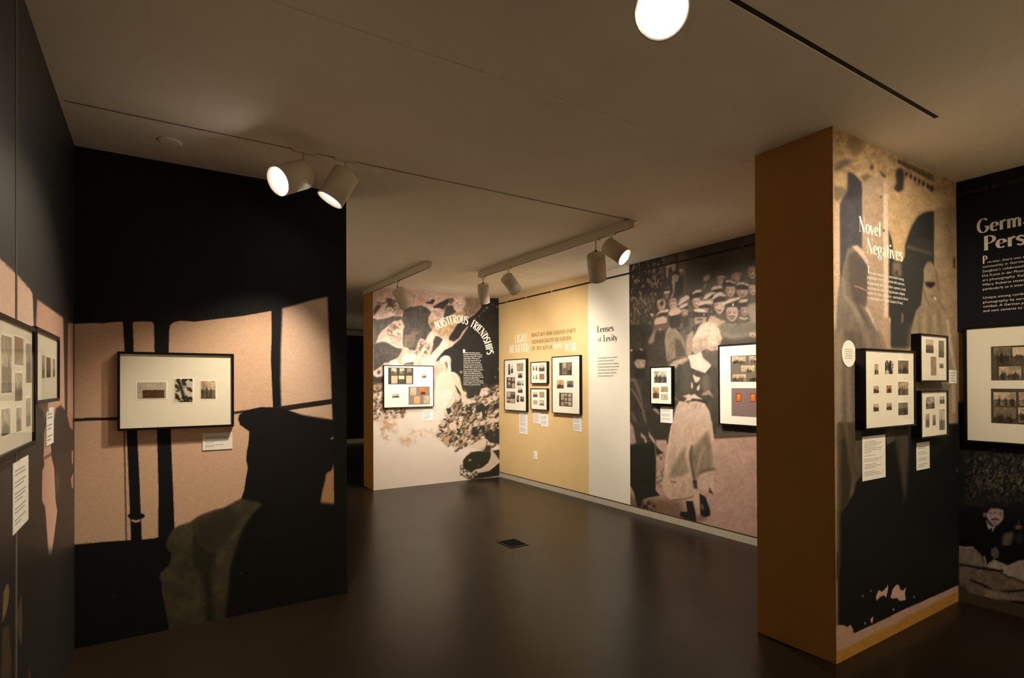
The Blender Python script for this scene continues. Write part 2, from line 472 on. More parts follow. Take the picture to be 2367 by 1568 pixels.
# silhouettes
mu.crop(360, 920, 2.8)
neck = [(540, 110), (533, 140), (545, 175), (580, 200), (605, 218), (603, 260), (598, 305), (590, 345), (585, 400), (596, 455), (582, 530), (572, 600), (552, 655), (700, 900), (1300, 900), (1300, 140), (1150, 146), (1100, 143), (1038, 152), (980, 128), (900, 97), (855, 80), (800, 66), (740, 60), (680, 60), (620, 72), (570, 92)]
mu.poly(neck, (17, 13, 10), .7)
mu.poly([(1125, 268), (1152, 243), (1151, 270)], (130, 95, 50), .8)
mu.poly([(1151, 405), (1150, 435), (1136, 470), (1102, 490), (1095, 540), (1078, 600), (1065, 680), (1068, 732), (1112, 737), (1150, 757), (1174, 760), (1170, 640), (1165, 550), (1158, 440)], (176, 122, 68), 1)
coat = [(555, 650), (520, 668), (480, 690), (435, 714), (390, 722), (345, 738), (300, 755), (262, 775), (225, 803), (150, 828), (110, 852), (82, 900), (65, 950), (72, 982), (100, 1000), (96, 1050), (80, 1090), (34, 1128), (20, 1160), (40, 1208), (35, 1280), (50, 1340), (68, 1420), (78, 1510), (700, 1500), (760, 1300), (760, 700)]
mu.poly(coat, (62, 52, 28), 1.2, mot=.3, ms=22, seed=3)
mu.poly([(250, 840), (238, 950), (235, 1040), (275, 1130), (310, 1220), (325, 1330), (320, 1470), (390, 1460), (370, 1280), (350, 1150), (400, 1000), (330, 990), (270, 940)], (34, 28, 13), 4, .8)
mu.poly([(275, 800), (370, 760), (480, 740), (560, 760), (510, 860), (430, 960), (330, 980), (280, 900)], (44, 37, 20), 6, .7)
mu.poly([(660, 660), (690, 690), (630, 750), (570, 830), (535, 920), (505, 1020), (482, 1100), (470, 1250), (455, 1400), (450, 1440), (1300, 1400), (1300, 700), (720, 650)], (14, 11, 7), 5)
mu.poly([(60, 900), (0, 905), (0, 1560), (75, 1500), (66, 1420), (48, 1340), (33, 1280), (38, 1210), (18, 1160), (32, 1128), (78, 1090), (94, 1050), (97, 1003), (70, 985), (62, 950)], (11, 9, 6), 1)
mu.crop(0, 0, 1)
mu.poly([(150, 1262), (300, 1251), (372, 1246), (385, 1300), (366, 1330), (390, 1450), (390, 1500), (150, 1500)], (12, 10, 7), 1.2)
mu.poly([(0, 1000), (161, 1000), (161, 1500), (0, 1500)], (30, 20, 12), 2)
mu.poly([(757, 440), (830, 440), (830, 1400), (775, 1400), (770, 980), (760, 700)], (14, 13, 11), .8)
for (x, y) in [(549, 1265), (510, 1302), (556, 1325), (490, 1386), (470, 1395), (432, 1344), (264, 1378), (697, 1344), (326, 1463), (468, 537)]:
    mu.ell(x, y, 1.6, 1.6, (120, 92, 48), .4, .8)
t = mural_thing('sepia mural of capped silhouette before window bars on the centre wall', (0.4, YM, 0))
mu.build('printed_panel', M['mural'], t, 0.002, -1)

# --- 2. the same window running on round the corner, left wall
mu = Mural(0, XL, 1.2, YM - 0.003, 0.0, H, 260, 400, (15, 14, 13), (232, 222, 178))
mu.crop(0, 560, 3.564)
mu.poly([(-3000, -1200), (-600, -300), (-200, -10), (0, 140), (60, 200), (120, 250), (190, 330), (240, 385), (262, 425), (268, 520), (272, 700), (260, 1300), (-3000, 2500)], (214, 174, 128), .8, mot=.06, ms=6)
mu.poly([(301, 470), (330, 490), (380, 525), (440, 570), (490, 605), (517, 620), (520, 720), (530, 1200), (533, 1390), (525, 1410), (500, 1368), (480, 1358), (455, 1400), (440, 1480), (430, 1600), (360, 1620), (372, 1500), (365, 1420), (340, 1380), (300, 1340), (290, 1000), (290, 680)], (190, 145, 104), .8, mot=.06, ms=6)
mu.poly([(556, 670), (600, 668), (600, 1600), (570, 1540), (548, 1440), (550, 1000), (553, 780)], (176, 130, 92), .6)
mu.poly([(520, 620), (556, 665), (550, 1450), (533, 1390), (524, 800)], (38, 30, 16), .8)
mu.crop(0, 960, 2.579)
dark = (36, 26, 17)
mu.poly([(-2500, 60), (0, 40), (270, 20), (262, 60), (258, 130), (254, 260), (260, 300), (248, 330), (245, 510), (265, 550), (275, 690), (288, 900), (-100, 1000), (-2500, 1500)], dark, 1, mot=.25, ms=20)
mu.poly([(300, 180), (305, 250), (322, 315), (330, 515), (341, 570), (321, 720), (300, 860), (288, 905), (330, 1000), (700, 1000), (450, 20), (395, 10), (385, -30), (360, -60), (330, -40), (322, 20), (318, 90)], dark, 1, mot=.2, ms=16)
mu.poly([(272, 40), (262, 100), (256, 250), (261, 300), (249, 330), (246, 510), (266, 550), (276, 690), (290, 895), (301, 855), (321, 715), (339, 570), (329, 515), (320, 315), (304, 250), (300, 180), (318, 60)], (190, 145, 104), .7)
mu.line([(256, 258), (280, 246), (306, 232)], 14, (90, 66, 38), .6)
mu.poly([(330, 335), (350, 360), (352, 430), (340, 480), (331, 460)], (70, 54, 24), 1.5)
for q in ([(400, -20), (430, -10), (432, 88), (415, 75), (404, 30)], [(424, 215), (434, 212), (433, 292), (425, 285)], [(420, 378), (434, 345), (434, 438), (424, 432)]):
    mu.poly(q, (170, 120, 84), .5)
mu.poly([(-2500, 900), (700, 800), (700, 1700), (-2500, 3000)], (10, 8, 6), 8)
mu.poly([(15, 1060), (40, 1000), (52, 1040), (45, 1120), (30, 1190), (8, 1240)], (110, 84, 46), 1)
mu.poly([(90, 1200), (110, 1130), (125, 1060), (130, 1200), (125, 1390), (105, 1330)], (72, 56, 26), 1.4)
mu.poly([(10, 1270), (50, 1250), (65, 1480), (60, 1568), (0, 1568)], (60, 46, 22), 2)
mu.poly([(165, 1520), (178, 1520), (182, 1580), (165, 1580)], (60, 46, 22), 1)
mu.poly([(0, 340), (60, 320), (80, 420), (40, 560), (0, 640)], (44, 38, 24), 5)
t = mural_thing('sepia mural with sunlit window panes and dark shapes on the left wall', (XL, 2, 0))
mu.build('printed_panel', M['mural_d'], t, 0.002, 1)
yseam = float(un(35, 500, 0, XL)[1])
MB().box(XL + 0.002, XL + 0.0045, yseam - 0.012, yseam + 0.012, 0.02, H - 0.02).build('panel_seam', mat('seam_glint_strip', (96, 92, 84), 0.4), t)  # pale colour paints in the light glinting along the seam

# --- 3. rocks and seated figure on the back wall
LT, MD, DK, BK = (216, 178, 136), (150, 118, 84), (78, 67, 52), (50, 43, 33)
mu = Mural(1, YR, XR0, XW, 0.0, H, 340, 500, (232, 205, 160), (250, 236, 198))
mu.crop(840, 640, 6.031)
mu.poly([(130, 150), (1900, 250), (1900, 1600), (130, 1600)], (205, 166, 128), 0, mot=.1, ms=14)
mu.poly([(590, 340), (700, 330), (870, 320), (960, 330), (940, 400), (780, 400), (650, 410), (580, 400)], (198, 146, 112), 3)
mu.poly([(640, 250), (800, 260), (830, 330), (700, 330)], (190, 150, 118), 5, .7)
mu.blotch([(560, 230), (1200, 260), (1200, 330), (560, 340)], (176, 132, 96), .55, 8, .1, .7)
mu.poly([(165, 345), (240, 360), (330, 362), (380, 350), (300, 375), (200, 380)], (120, 90, 62), 1.5)
mu.poly([(180, 400), (255, 388), (215, 450), (185, 500), (140, 545), (135, 480)], (82, 66, 50), 1)
mu.poly([(320, 310), (360, 295), (400, 330), (440, 420), (400, 425), (345, 420), (330, 360)], (100, 78, 56), 1.5)
mu.blotch([(300, 290), (460, 300), (470, 500), (300, 460)], (90, 70, 50), .52, 4, .06, .8, 2)
mu.poly([(470, 420), (540, 400), (570, 440), (545, 500), (500, 540), (440, 560), (450, 500)], (165, 128, 92), 1.5, mot=.3, ms=4)
# dark masses
mu.poly([(545, 430), (580, 400), (650, 405), (700, 420), (790, 395), (860, 420), (905, 445), (945, 490), (930, 540), (905, 590), (905, 650), (935, 700), (960, 740), (905, 800), (860, 890), (800, 860), (760, 900), (740, 950), (735, 1000), (720, 1030), (640, 1020), (600, 990), (550, 970), (540, 850), (540, 770), (575, 700), (550, 640), (530, 590), (545, 540), (560, 490)], DK, .8, mot=.16, ms=5, asp=4)
mu.poly([(550, 830), (650, 800), (680, 750), (790, 770), (720, 810), (720, 900), (680, 990), (600, 1000), (550, 960)], (120, 96, 68), 3, .8, mot=.2, ms=5, asp=3)
mu.poly([(135, 575), (200, 600), (300, 585), (420, 545), (455, 560), (520, 540), (545, 600), (480, 615), (420, 625), (340, 690), (300, 725), (250, 765), (215, 820), (180, 920), (135, 965)], (82, 70, 54), 1, mot=.15, ms=6, asp=3)
mu.poly([(135, 950), (180, 925), (250, 905), (330, 915), (400, 960), (470, 990), (560, 1000), (530, 1060), (480, 1130), (430, 1150), (390, 1170), (340, 1200), (290, 1200), (250, 1250), (200, 1280), (140, 1330)], (70, 60, 46), 1, mot=.12, ms=8)
mu.poly([(130, 1370), (290, 1360), (290, 1600), (130, 1600)], (62, 52, 38), 1.5)
mu.poly([(180, 920), (215, 830), (290, 740), (340, 690), (430, 622), (490, 610), (535, 595), (530, 680), (552, 760), (545, 860), (540, 1000), (470, 990), (400, 950), (340, 910), (250, 900)], (206, 166, 126), .8, mot=.14, ms=6)
mu.blotch([(330, 660), (520, 640), (540, 800), (450, 820), (340, 820)], (110, 88, 64), .5, 5, .05, .85, 4)
mu.blotch([(350, 800), (540, 820), (540, 980), (400, 940)], (160, 122, 88), .55, 5, .08, .7, 5, slant=.8)
mu.poly([(950, 312), (1005, 322), (965, 382), (880, 372), (870, 350), (940, 345)], BK, .8)
mu.poly([(1000, 400), (1060, 360), (1130, 330), (1190, 300), (1200, 350), (1140, 420), (1120, 460), (1060, 440), (980, 440), (965, 410)], (62, 50, 38), .8)
mu.poly([(1190, 300), (1240, 290), (1270, 330), (1220, 380), (1185, 360)], (108, 84, 60), 1)
mu.poly([(885, 432), (960, 408), (985, 440), (1060, 440), (1125, 470), (1112, 560), (1100, 602), (1000, 602), (905, 592), (910, 560), (948, 490)], LT, .8, mot=.06, ms=7)
mu.poly([(1060, 440), (1130, 470), (1130, 500), (1090, 480)], (180, 130, 96), 1)
mu.poly([(1140, 430), (1160, 398), (1250, 402), (1262, 445), (1300, 492), (1210, 540), (1110, 592), (1125, 520)], (72, 61, 48), .8)
mu.poly([(1250, 380), (1290, 325), (1330, 282), (1382, 292), (1412, 350), (1397, 430), (1352, 482), (1300, 492), (1262, 448)], (214, 176, 136), 1, mot=.15, ms=5)
mu.poly([(905, 600), (1000, 600), (1110, 590), (1210, 548), (1310, 492), (1412, 488), (1400, 530), (1352, 570), (1325, 640), (1290, 685), (1235, 772), (1205, 832), (1160, 842), (1070, 812), (1010, 762), (960, 735), (930, 692), (918, 640)], (184, 144, 92), 1, mot=.18, ms=7)
mu.poly([(920, 640), (1000, 620), (980, 720), (940, 700)], (120, 90, 56), 2, .7)
mu.poly([(1400, 290), (1500, 288), (1640, 305), (1655, 400), (1560, 520), (1460, 590), (1370, 600), (1420, 500), (1380, 482), (1400, 430), (1422, 360)], (142, 112, 78), 2, mot=.2, ms=6)
mu.poly([(1640, 295), (1900, 300), (1900, 1600), (1385, 1600), (1345, 1400), (1310, 1360), (1222, 1330), (1215, 1250), (1222, 1165), (1200, 1110), (1130, 1095), (1070, 1130), (1050, 1170), (1010, 1180), (1060, 1100), (1130, 1020), (1240, 965), (1290, 920), (1340, 870), (1390, 790), (1460, 690), (1455, 595), (1560, 520), (1645, 420)], (44, 38, 30), 1.2, mot=.1, ms=10)
mu.poly([(1290, 690), (1330, 640), (1400, 600), (1470, 600), (1460, 690), (1380, 770), (1330, 860), (1270, 908), (1200, 880), (1190, 850), (1235, 780)], (46, 39, 31), 1)
mu.poly([(1010, 820), (1080, 840), (1110, 870), (1060, 960), (1000, 1045), (930, 1110), (960, 1000), (972, 900)], (72, 62, 50), .8)
mu.poly([(895, 862), (930, 790), (960, 765), (1012, 792), (990, 830), (965, 880), (972, 960), (920, 1002), (870, 962)], LT, .8, mot=.12, ms=4)
mu.line([(1000, 812), (1060, 830), (1112, 868)], 16, LT, .6)
mu.poly([(1060, 960), (1110, 880), (1160, 868), (1200, 902), (1250, 920), (1240, 968), (1130, 1022), (1060, 1100), (1000, 1160), (1010, 1230), (960, 1245), (780, 1225), (800, 1150), (930, 1112), (960, 1060)], (222, 188, 146), .8, mot=.08, ms=5)
mu.line([(1270, 905), (1340, 868), (1390, 790), (1430, 730), (1465, 690)], 22, (190, 158, 115), 1.5, .85, 12)
for x, y, r in [(1560, 590, 10), (1610, 548, 9), (1680, 475, 10), (1720, 432, 14), (1640, 510, 6), (1800, 390, 8), (1862, 420, 12), (1890, 1290, 14), (1360, 1330, 18), (1840, 1400, 10)]:
    mu.ell(x, y, r, r, (170, 138, 92), .8)
mu.poly([(540, 1000), (610, 988), (640, 1030), (720, 1040), (740, 1000), (750, 950), (790, 880), (840, 868), (862, 900), (830, 960), (872, 980), (922, 1010), (912, 1090), (850, 1130), (800, 1120), (780, 1170), (720, 1225), (640, 1225), (540, 1232), (470, 1180), (480, 1130), (530, 1050)], (196, 158, 118), .8, mot=.25, ms=5)
mu.blotch([(720, 860), (930, 960), (900, 1130), (720, 1080)], (96, 76, 54), .5, 4, .06, .8, 6)
mu.line([(860, 980), (800, 1080), (740, 1200)], 45, (214, 180, 138), .6)
mu.poly([(535, 1225), (570, 1120), (650, 1082), (722, 1080), (740, 1120), (700, 1200), (720, 1235)], (228, 196, 154), .7)
mu.poly([(370, 1172), (470, 1190), (545, 1232), (500, 1245), (400, 1230)], (222, 190, 150), .6)
mu.poly([(540, 1225), (620, 1195), (700, 1188), (700, 1235)], (96, 80, 58), 1)
mu.poly([(138, 1330), (200, 1285), (275, 1238), (280, 1385), (200, 1402), (140, 1385)], (214, 178, 138), .8, mot=.2, ms=4); mu.ell(215, 1335, 22, 30, (80, 62, 44), 1)
mu.poly([(140, 1545), (230, 1490), (280, 1480), (280, 1568), (150, 1600)], (190, 150, 108), 1, mot=.3, ms=4)
# seated figure
SK = (232, 194, 148)
mu.poly([(1005, 1600), (1012, 1480), (1022, 1400), (1060, 1345), (1100, 1320), (1200, 1320), (1272, 1332), (1312, 1372), (1332, 1450), (1345, 1600)], SK, 1)
mu.poly([(1225, 1350), (1290, 1400), (1300, 1500), (1310, 1600), (1280, 1600), (1260, 1480)], (206, 164, 116), 2.5, .7)
mu.line([(1120, 1400), (1140, 1500), (1140, 1600)], 12, (216, 176, 128), 2, .6)
mu.poly([(1068, 1185), (1160, 1185), (1182, 1240), (1172, 1300), (1125, 1335), (1092, 1312), (1075, 1250)], (222, 182, 136), .8)
mu.poly([(1130, 1195), (1165, 1190), (1180, 1260), (1160, 1300), (1150, 1240)], (120, 92, 62), 1.2)
mu.ell(1098, 1232, 8, 6, (130, 98, 66), .6); mu.line([(1090, 1280), (1112, 1282)], 8, (150, 110, 76), .6)
mu.poly([(1165, 1160), (1200, 1195), (1222, 1300), (1192, 1352), (1172, 1290), (1185, 1230)], (236, 206, 164), .7)
mu.poly([(1066, 1175), (1085, 1130), (1130, 1105), (1180, 1103), (1212, 1138), (1214, 1168), (1170, 1150), (1150, 1172), (1092, 1194)], (236, 208, 166), .7)
# lower half: foam, rubble, bush
mu.crop(840, 880, 6.031)
FO = (232, 206, 164)
mu.poly([(120, 420), (300, 440), (620, 400), (1000, 380), (1100, 560), (1900, 900), (1900, 1600), (120, 1650)], FO, 12, mot=.035, ms=30)
mu.poly([(130, 1200), (400, 1000), (900, 980), (1400, 1100), (1450, 1400), (130, 1560)], (228, 200, 156), 20, .8)
mu.blotch([(120, 40), (280, 40), (290, 380), (660, 390), (560, 520), (300, 560), (120, 580)], (196, 150, 104), .42, 8, .12, .9, 3, 3)
mu.blotch([(120, 40), (290, 60), (290, 330), (600, 370), (560, 470), (120, 480)], (82, 64, 42), .5, 5, .06, .9, 8, 2)
mu.poly([(140, 60), (250, 70), (245, 110), (150, 120)], (190, 158, 112), 1); mu.poly([(138, 190), (240, 170), (268, 220), (180, 260), (138, 262)], (216, 182, 138), 1)
mu.blotch([(240, 540), (460, 560), (470, 780), (390, 860), (200, 860)], (196, 150, 96), .48, 9, .1, .9, 1, 5)
mu.blotch([(470, 780), (740, 760), (730, 900), (560, 930)], (200, 156, 104), .45, 10, .12, .85, 5, 5)
mu.blotch([(640, 680), (1000, 680), (1000, 780), (640, 800)], (204, 162, 112), .5, 7, .1, .8, 9, 4)
mu.line([(300, 560), (280, 680), (260, 780)], 30, (184, 134, 80), 3, .6)
mu.poly([(1010, -20), (1275, -20), (1310, 120), (1260, 150), (1270, 240), (1200, 300), (1120, 420), (990, 420), (1000, 200)], SK, 1.2)
mu.poly([(1000, 200), (1060, 150), (1180, 130), (1262, 180), (1262, 240), (1210, 300), (1120, 420), (1000, 420)], (236, 206, 164), 1.5, mot=.07, ms=5)
mu.line([(1255, 180), (1225, 280), (1160, 380)], 10, (196, 150, 102), 1.5, .8)
mu.line([(1030, 20), (1020, 100), (1005, 190)], 26, (236, 204, 160), 1)
rub = [(1010, 760), (1060, 600), (1180, 400), (1280, 320), (1280, 150), (1400, 240), (1390, 110), (1480, 70), (1900, 60), (1900, 900), (1760, 900), (1700, 980), (1500, 900), (1300, 950), (1130, 880)]
mu.blotch(rub, (150, 116, 74), .46, 6, .08, .85, 4, 4)
mu.blotch(rub, (60, 54, 34), .56, 6.5, .05, .95, 7, 4)
mu.blotch([(1020, 640), (1150, 580), (1300, 700), (1280, 920), (1080, 820)], (160, 120, 72), .5, 4, .06, .8, 2, 3)
STN = [(214, 176, 130), (190, 150, 104), (226, 190, 146), (160, 124, 80), (200, 164, 118), (128, 98, 62)]
mu.scatter(rub, 150, (16, 46), STN, 3, (110, 170), .55, (58, 50, 32), .7)
mu.scatter([(130, 60), (280, 60), (290, 390), (640, 400), (560, 500), (130, 520)], 46, (14, 34), STN, 5, (0, 180), .5, (74, 58, 38), .8)
K2 = (56, 52, 36)
for q in ([(1440, 380), (1500, 350), (1532, 400), (1490, 482), (1430, 452)], [(1560, 370), (1640, 310), (1780, 330), (1740, 400), (1720, 500), (1680, 540), (1612, 470), (1570, 420)],
          [(1400, 60), (1480, 80), (1630, 60), (1630, 200), (1520, 245), (1450, 255), (1440, 170)], [(1150, 390), (1220, 380), (1230, 440), (1180, 480)],
          [(1520, 650), (1640, 620), (1700, 650), (1690, 740), (1560, 790), (1500, 740)], [(1670, 740), (1760, 690), (1900, 668), (1900, 880), (1760, 862), (1700, 800)],
          [(1720, 130), (1800, 120), (1800, 220), (1740, 200)], [(1270, 50), (1330, 120), (1370, 200), (1320, 180)], [(1360, 460), (1450, 440), (1440, 500), (1380, 500)],
          [(1820, 330), (1900, 300), (1900, 380), (1800, 420)], [(1810, 560), (1900, 550), (1880, 620), (1830, 600)]):
    mu.poly(q, K2, 1, mot=.15, ms=4)
for q in ([(1615, 205), (1650, 110), (1730, 95), (1792, 150), (1740, 190), (1680, 222)], [(1605, 315), (1700, 240), (1770, 232), (1792, 290), (1700, 362), (1660, 310)],
          [(1795, 270), (1820, 180), (1872, 180), (1850, 290)], [(1530, 605), (1640, 570), (1800, 520), (1892, 535), (1890, 578), (1700, 612), (1540, 645)],
          [(1255, 210), (1300, 160), (1345, 210), (1330, 300), (1280, 250)], [(1400, 300), (1480, 250), (1520, 310), (1450, 340)], [(1570, 480), (1650, 430), (1660, 500), (1600, 540)],
          [(1180, 620), (1280, 560), (1300, 640), (1220, 700)], [(1730, 480), (1860, 470), (1820, 500), (1740, 510)]):
    mu.poly(q, (222, 186, 142), .8, mot=.1, ms=4)
mu.scatter([(1430, 90), (1900, 70), (1900, 760), (1500, 760), (1300, 500)], 60, (10, 30), STN[:4], 9, (110, 170), .5, (60, 52, 34), .7)
mu.line([(1300, 20), (1350, 120), (1400, 200), (1428, 290)], 52, (226, 186, 136), 1.2, 1, 34)
mu.ell(1155, 835, 38, 50, (200, 150, 92), 1.5)
mu.line([(1350, 800), (1430, 850), (1500, 890)], 24, (208, 166, 112), 1)
mu.poly([(1540, 870), (1690, 800), (1720, 860), (1700, 930), (1600, 960), (1480, 940)], (226, 192, 146), 1.2)
mu.poly([(1390, 1110), (1430, 1060), (1500, 1000), (1600, 985), (1740, 985), (1782, 1000), (1772, 1080), (1740, 1150), (1650, 1222), (1560, 1242), (1500, 1290), (1430, 1240), (1385, 1190)], (50, 47, 26), 1, mot=.15, ms=3)
mu.ell(1485, 1110, 22, 13, (180, 150, 100), .8); mu.ell(1605, 1186, 10, 8, (150, 124, 80), .8)
mu.poly([(1690, 960), (1720, 900), (1790, 910), (1770, 1000), (1700, 990)], (70, 58, 40), 1.5)
mu.poly([(1775, 930), (1822, 990), (1872, 1070), (1892, 1132), (1800, 1202), (1740, 1262), (1540, 1275), (1650, 1228), (1740, 1155), (1782, 1060)], (214, 178, 134), 1)
mu.poly([(1800, 980), (1900, 960), (1900, 1120), (1850, 1040)], (60, 52, 34), 1)
mu.poly([(1900, 1140), (1830, 1200), (1750, 1262), (1600, 1290), (1540, 1350), (1500, 1385), (1900, 1330)], (46, 38, 24), 1.2)
mu.blotch([(1350, 1180), (1440, 1210), (1600, 1280), (1580, 1390), (1480, 1380), (1350, 1330)], (62, 52, 28), .45, 4, .06, .95, 5, 2)
mu.scatter([(1370, 1180), (1480, 1230), (1620, 1270), (1560, 1380), (1450, 1370), (1360, 1300)], 30, (8, 18), [(200, 166, 120), (150, 120, 76), (60, 52, 28)], 4, (0, 180), .6, None, .6)
mu.crop(840, 640, 6.031)
for q in ([(130, 200), (1000, 240), (1000, 1240), (800, 1300), (130, 1800)], [(1000, 240), (1900, 280), (1900, 1000), (1250, 1050), (1000, 1150)]):
    mu.texture(q, .14, 5, 3); mu.texture(q, .12, 14, 6)
for q in ([(545, 500), (700, 470), (930, 520)], [(540, 760), (640, 700), (760, 720)], [(200, 880), (330, 800), (520, 860)], [(260, 780), (380, 720), (520, 720)], [(150, 1100), (300, 1040), (480, 1060)], [(1000, 520), (1080, 560)], [(960, 480), (1040, 500), (1100, 530)], [(1290, 360), (1340, 400), (1390, 390)], [(1450, 330), (1500, 420), (1480, 500)], [(1560, 320), (1580, 400), (1540, 480)]):
    mu.line(q, 9, (60, 50, 38), 1.2, .55); mu.line([(x, y + 14) for x, y in q], 7, (190, 156, 116), 1.4, .3)
t = mural_thing('sepia mural of boulders and a person seated above white foam on the back wall', (3.8, YR, 0))
mu.build('printed_panel', M['mural'], t, 0.002, -1)
MUR_ROCK = t

# --- 4. woman seen from behind before laughing soldiers, right wall
mu = Mural(0, XW, YC2 - 0.002, WW, 0.086, H, 540, 640, (78, 68, 50), (250, 238, 205))
mu.crop(1440, 540, 6.534)
mu.poly([(90, -200), (3000, -600), (3000, 1600), (90, 1600)], (84, 74, 56), 0)
mu.poly([(90, 300), (850, 200), (850, 900), (700, 1568), (90, 1568)], (66, 57, 42), 3, mot=.2, ms=6, asp=2)
mu.poly([(90, 380), (600, 340), (560, 900), (90, 1000)], (46, 39, 29), 10, .8)
mu.blotch([(100, 420), (720, 330), (700, 980), (560, 1100), (100, 1300)], (140, 110, 80), .62, 5, .06, .8, 3, 2, 2.2)
mu.blotch([(100, 950), (480, 950), (470, 1400), (100, 1400)], (120, 98, 70), .58, 4.5, .06, .75, 5, 2, 2.4)
mu.blotch([(380, 330), (800, 280), (720, 760), (400, 780)], (120, 95, 68), .6, 4, .05, .7, 8, 2, 2)
LF = [(150, 120, 86), (112, 92, 66), (96, 80, 58), (176, 142, 104), (52, 45, 33)]
mu.scatter([(105, 480), (620, 380), (600, 900), (480, 1000), (105, 1000)], 70, (10, 26), LF, 21, (50, 130), .35, None, .8, .75)
mu.scatter([(105, 980), (470, 980), (480, 1420), (105, 1500)], 60, (9, 24), LF, 22, (50, 130), .35, None, .8, .7)
mu.scatter([(400, 340), (720, 330), (720, 760), (440, 800)], 40, (9, 24), LF, 23, (50, 130), .35, None, .8, .7)
mu.poly([(1800, 100), (3000, -200), (3000, 900), (2000, 700), (1500, 500)], (96, 86, 68), 12, .6)
mu.poly([(830, 290), (935, 270), (942, 620), (930, 900), (840, 900), (860, 620)], (104, 84, 62), 1.5)
mu.line([(945, 300), (940, 620), (935, 800)], 12, (128, 100, 78), 1.5, .7)
mu.poly([(650, 480), (720, 452), (800, 448), (795, 560), (750, 570), (730, 500), (690, 520), (680, 680), (660, 660)], (164, 126, 104), 1.2)
mu.poly([(740, 640), (790, 610), (850, 640), (830, 720), (790, 740), (775, 890), (745, 975), (720, 965), (758, 880), (740, 720)], (150, 124, 88), 1.2)
mu.ell(880, 560, 36, 30, (172, 136, 110), 1.2)
mu.poly([(860, 640), (920, 640), (915, 900), (830, 960), (800, 900)], (64, 56, 42), 2)
mu.poly([(1210, 660), (1260, 630), (1312, 620), (1312, 690), (1232, 732)], (166, 134, 102), 1)
mu.poly([(1215, 810), (1240, 760), (1300, 780), (1255, 900), (1192, 1000), (1176, 970)], (154, 126, 92), 1.2)
# blocks of uniforms and shadows under the crowd
mu.poly([(480, 1240), (700, 1000), (1000, 960), (1400, 700), (2010, 520), (2600, 400), (2600, 1700), (420, 1700)], (92, 80, 60), 6)
mu.blotch([(500, 1100), (1000, 900), (1500, 700), (3000, 500), (3000, 1568), (500, 1568)], (58, 50, 38), .52, 11, .1, .8, 1, 5)
UNI = (128, 110, 82)
mu.poly([(1400, 1420), (1560, 1340), (1700, 1400), (1900, 1330), (2100, 1280), (2900, 1300), (2900, 1700), (1480, 1700)], UNI, 3, mot=.14, ms=12, asp=.6)
mu.poly([(1255, 1400), (1320, 1250), (1400, 1250), (1500, 1330), (1400, 1400)], (172, 140, 104), 2)
mu.poly([(1900, 1070), (2010, 1050), (2500, 1050), (2500, 1350), (1950, 1340), (1880, 1200)], (150, 126, 94), 3)
CAP, FACE, BAND = (196, 164, 126), (178, 142, 106), (62, 53, 41)
def head(x, y, rx, ry, f=FACE, k=1.0, eyes=True, mouth='smile'):
    mu.poly([(x + rx * a_, y + ry * b_) for a_, b_ in ((-1, -.3), (-.8, -.85), (0, -1), (.8, -.85), (1, -.3), (.88, .3), (.52, .82), (0, 1), (-.52, .82), (-.88, .3))], np.array(f) * k, 1.3)
    mu.poly([(x - rx * .6, y + ry * .7), (x + rx * .6, y + ry * .7), (x + rx * .9, y + ry * 1.5), (x - rx * .9, y + ry * 1.5)], (84, 72, 54), 2, .6)
    mu.poly([(x - rx * .52, y + ry * .6), (x + rx * .52, y + ry * .6), (x + rx * .3, y + ry * .98), (x - rx * .3, y + ry * .98)], np.array(f) * k * .92, 1.2)
    mu.poly([(x - rx, y - ry * .2), (x - rx * .45, y - ry * .5), (x - rx * .5, y + ry * .8), (x - rx * .95, y + ry * .4)], np.array(f) * k * .72, 1.5, .7)
    if eyes:
        for sx in (-.36, .36): mu.ell(x + sx * rx, y - ry * .12, rx * .22, ry * .1, np.array(f) * .5, .9, .8)
    mu.line([(x, y - ry * .1), (x + rx * .06, y + ry * .25)], rx * .2, np.minimum(np.array(f) * 1.18, 255), .6, .8)
    if mouth == 'smile':
        mu.line([(x - rx * .36, y + ry * .48), (x, y + ry * .58), (x + rx * .36, y + ry * .46)], ry * .16, np.array(f) * .5, .6, .9)
    elif mouth == 'beard':
        mu.line([(x - rx * .5, y + ry * .42), (x, y + ry * .3), (x + rx * .5, y + ry * .42)], ry * .2, np.array(f) * .45, 1, .9); mu.ell(x, y + ry * .62, rx * .3, ry * .16, np.array(f) * .5, 1, .8)
def cap(top, band=None, c=CAP):
    if band: mu.poly(band, BAND, 1)
    mu.poly(top, c, .8, mot=.06, ms=5)
head(1960, 590, 75, 95); head(1965, 850, 65, 80); head(2180, 700, 80, 100); head(2260, 980, 80, 100)
head(1470, 725, 46, 62, k=.95); cap([(1405, 680), (1430, 645), (1500, 635), (1560, 660), (1540, 675), (1470, 668)])
head(1725, 670, 44, 60); mu.poly([(1635, 690), (1650, 620), (1710, 580), (1770, 588), (1812, 620), (1770, 630), (1730, 610), (1690, 650), (1665, 700)], (150, 124, 92), 1)
head(1625, 865, 72, 95); mu.poly([(1552, 760), (1570, 730), (1690, 750), (1700, 800), (1560, 800)], BAND, 1); cap([(1550, 735), (1560, 702), (1630, 705), (1710, 745), (1690, 765), (1620, 735)])
head(1805, 890, 84, 75, mouth='beard'); cap([(1700, 790), (1740, 740), (1820, 732), (1905, 770), (1900, 800), (1830, 770), (1760, 770)], [(1700, 800), (1760, 765), (1900, 795), (1890, 850), (1720, 850)])
head(1110, 1040, 62, 85); cap([(1045, 905), (1100, 852), (1185, 848), (1192, 882), (1110, 895), (1050, 925)], [(1010, 930), (1110, 885), (1185, 895), (1180, 960), (1060, 980), (1030, 1010)])
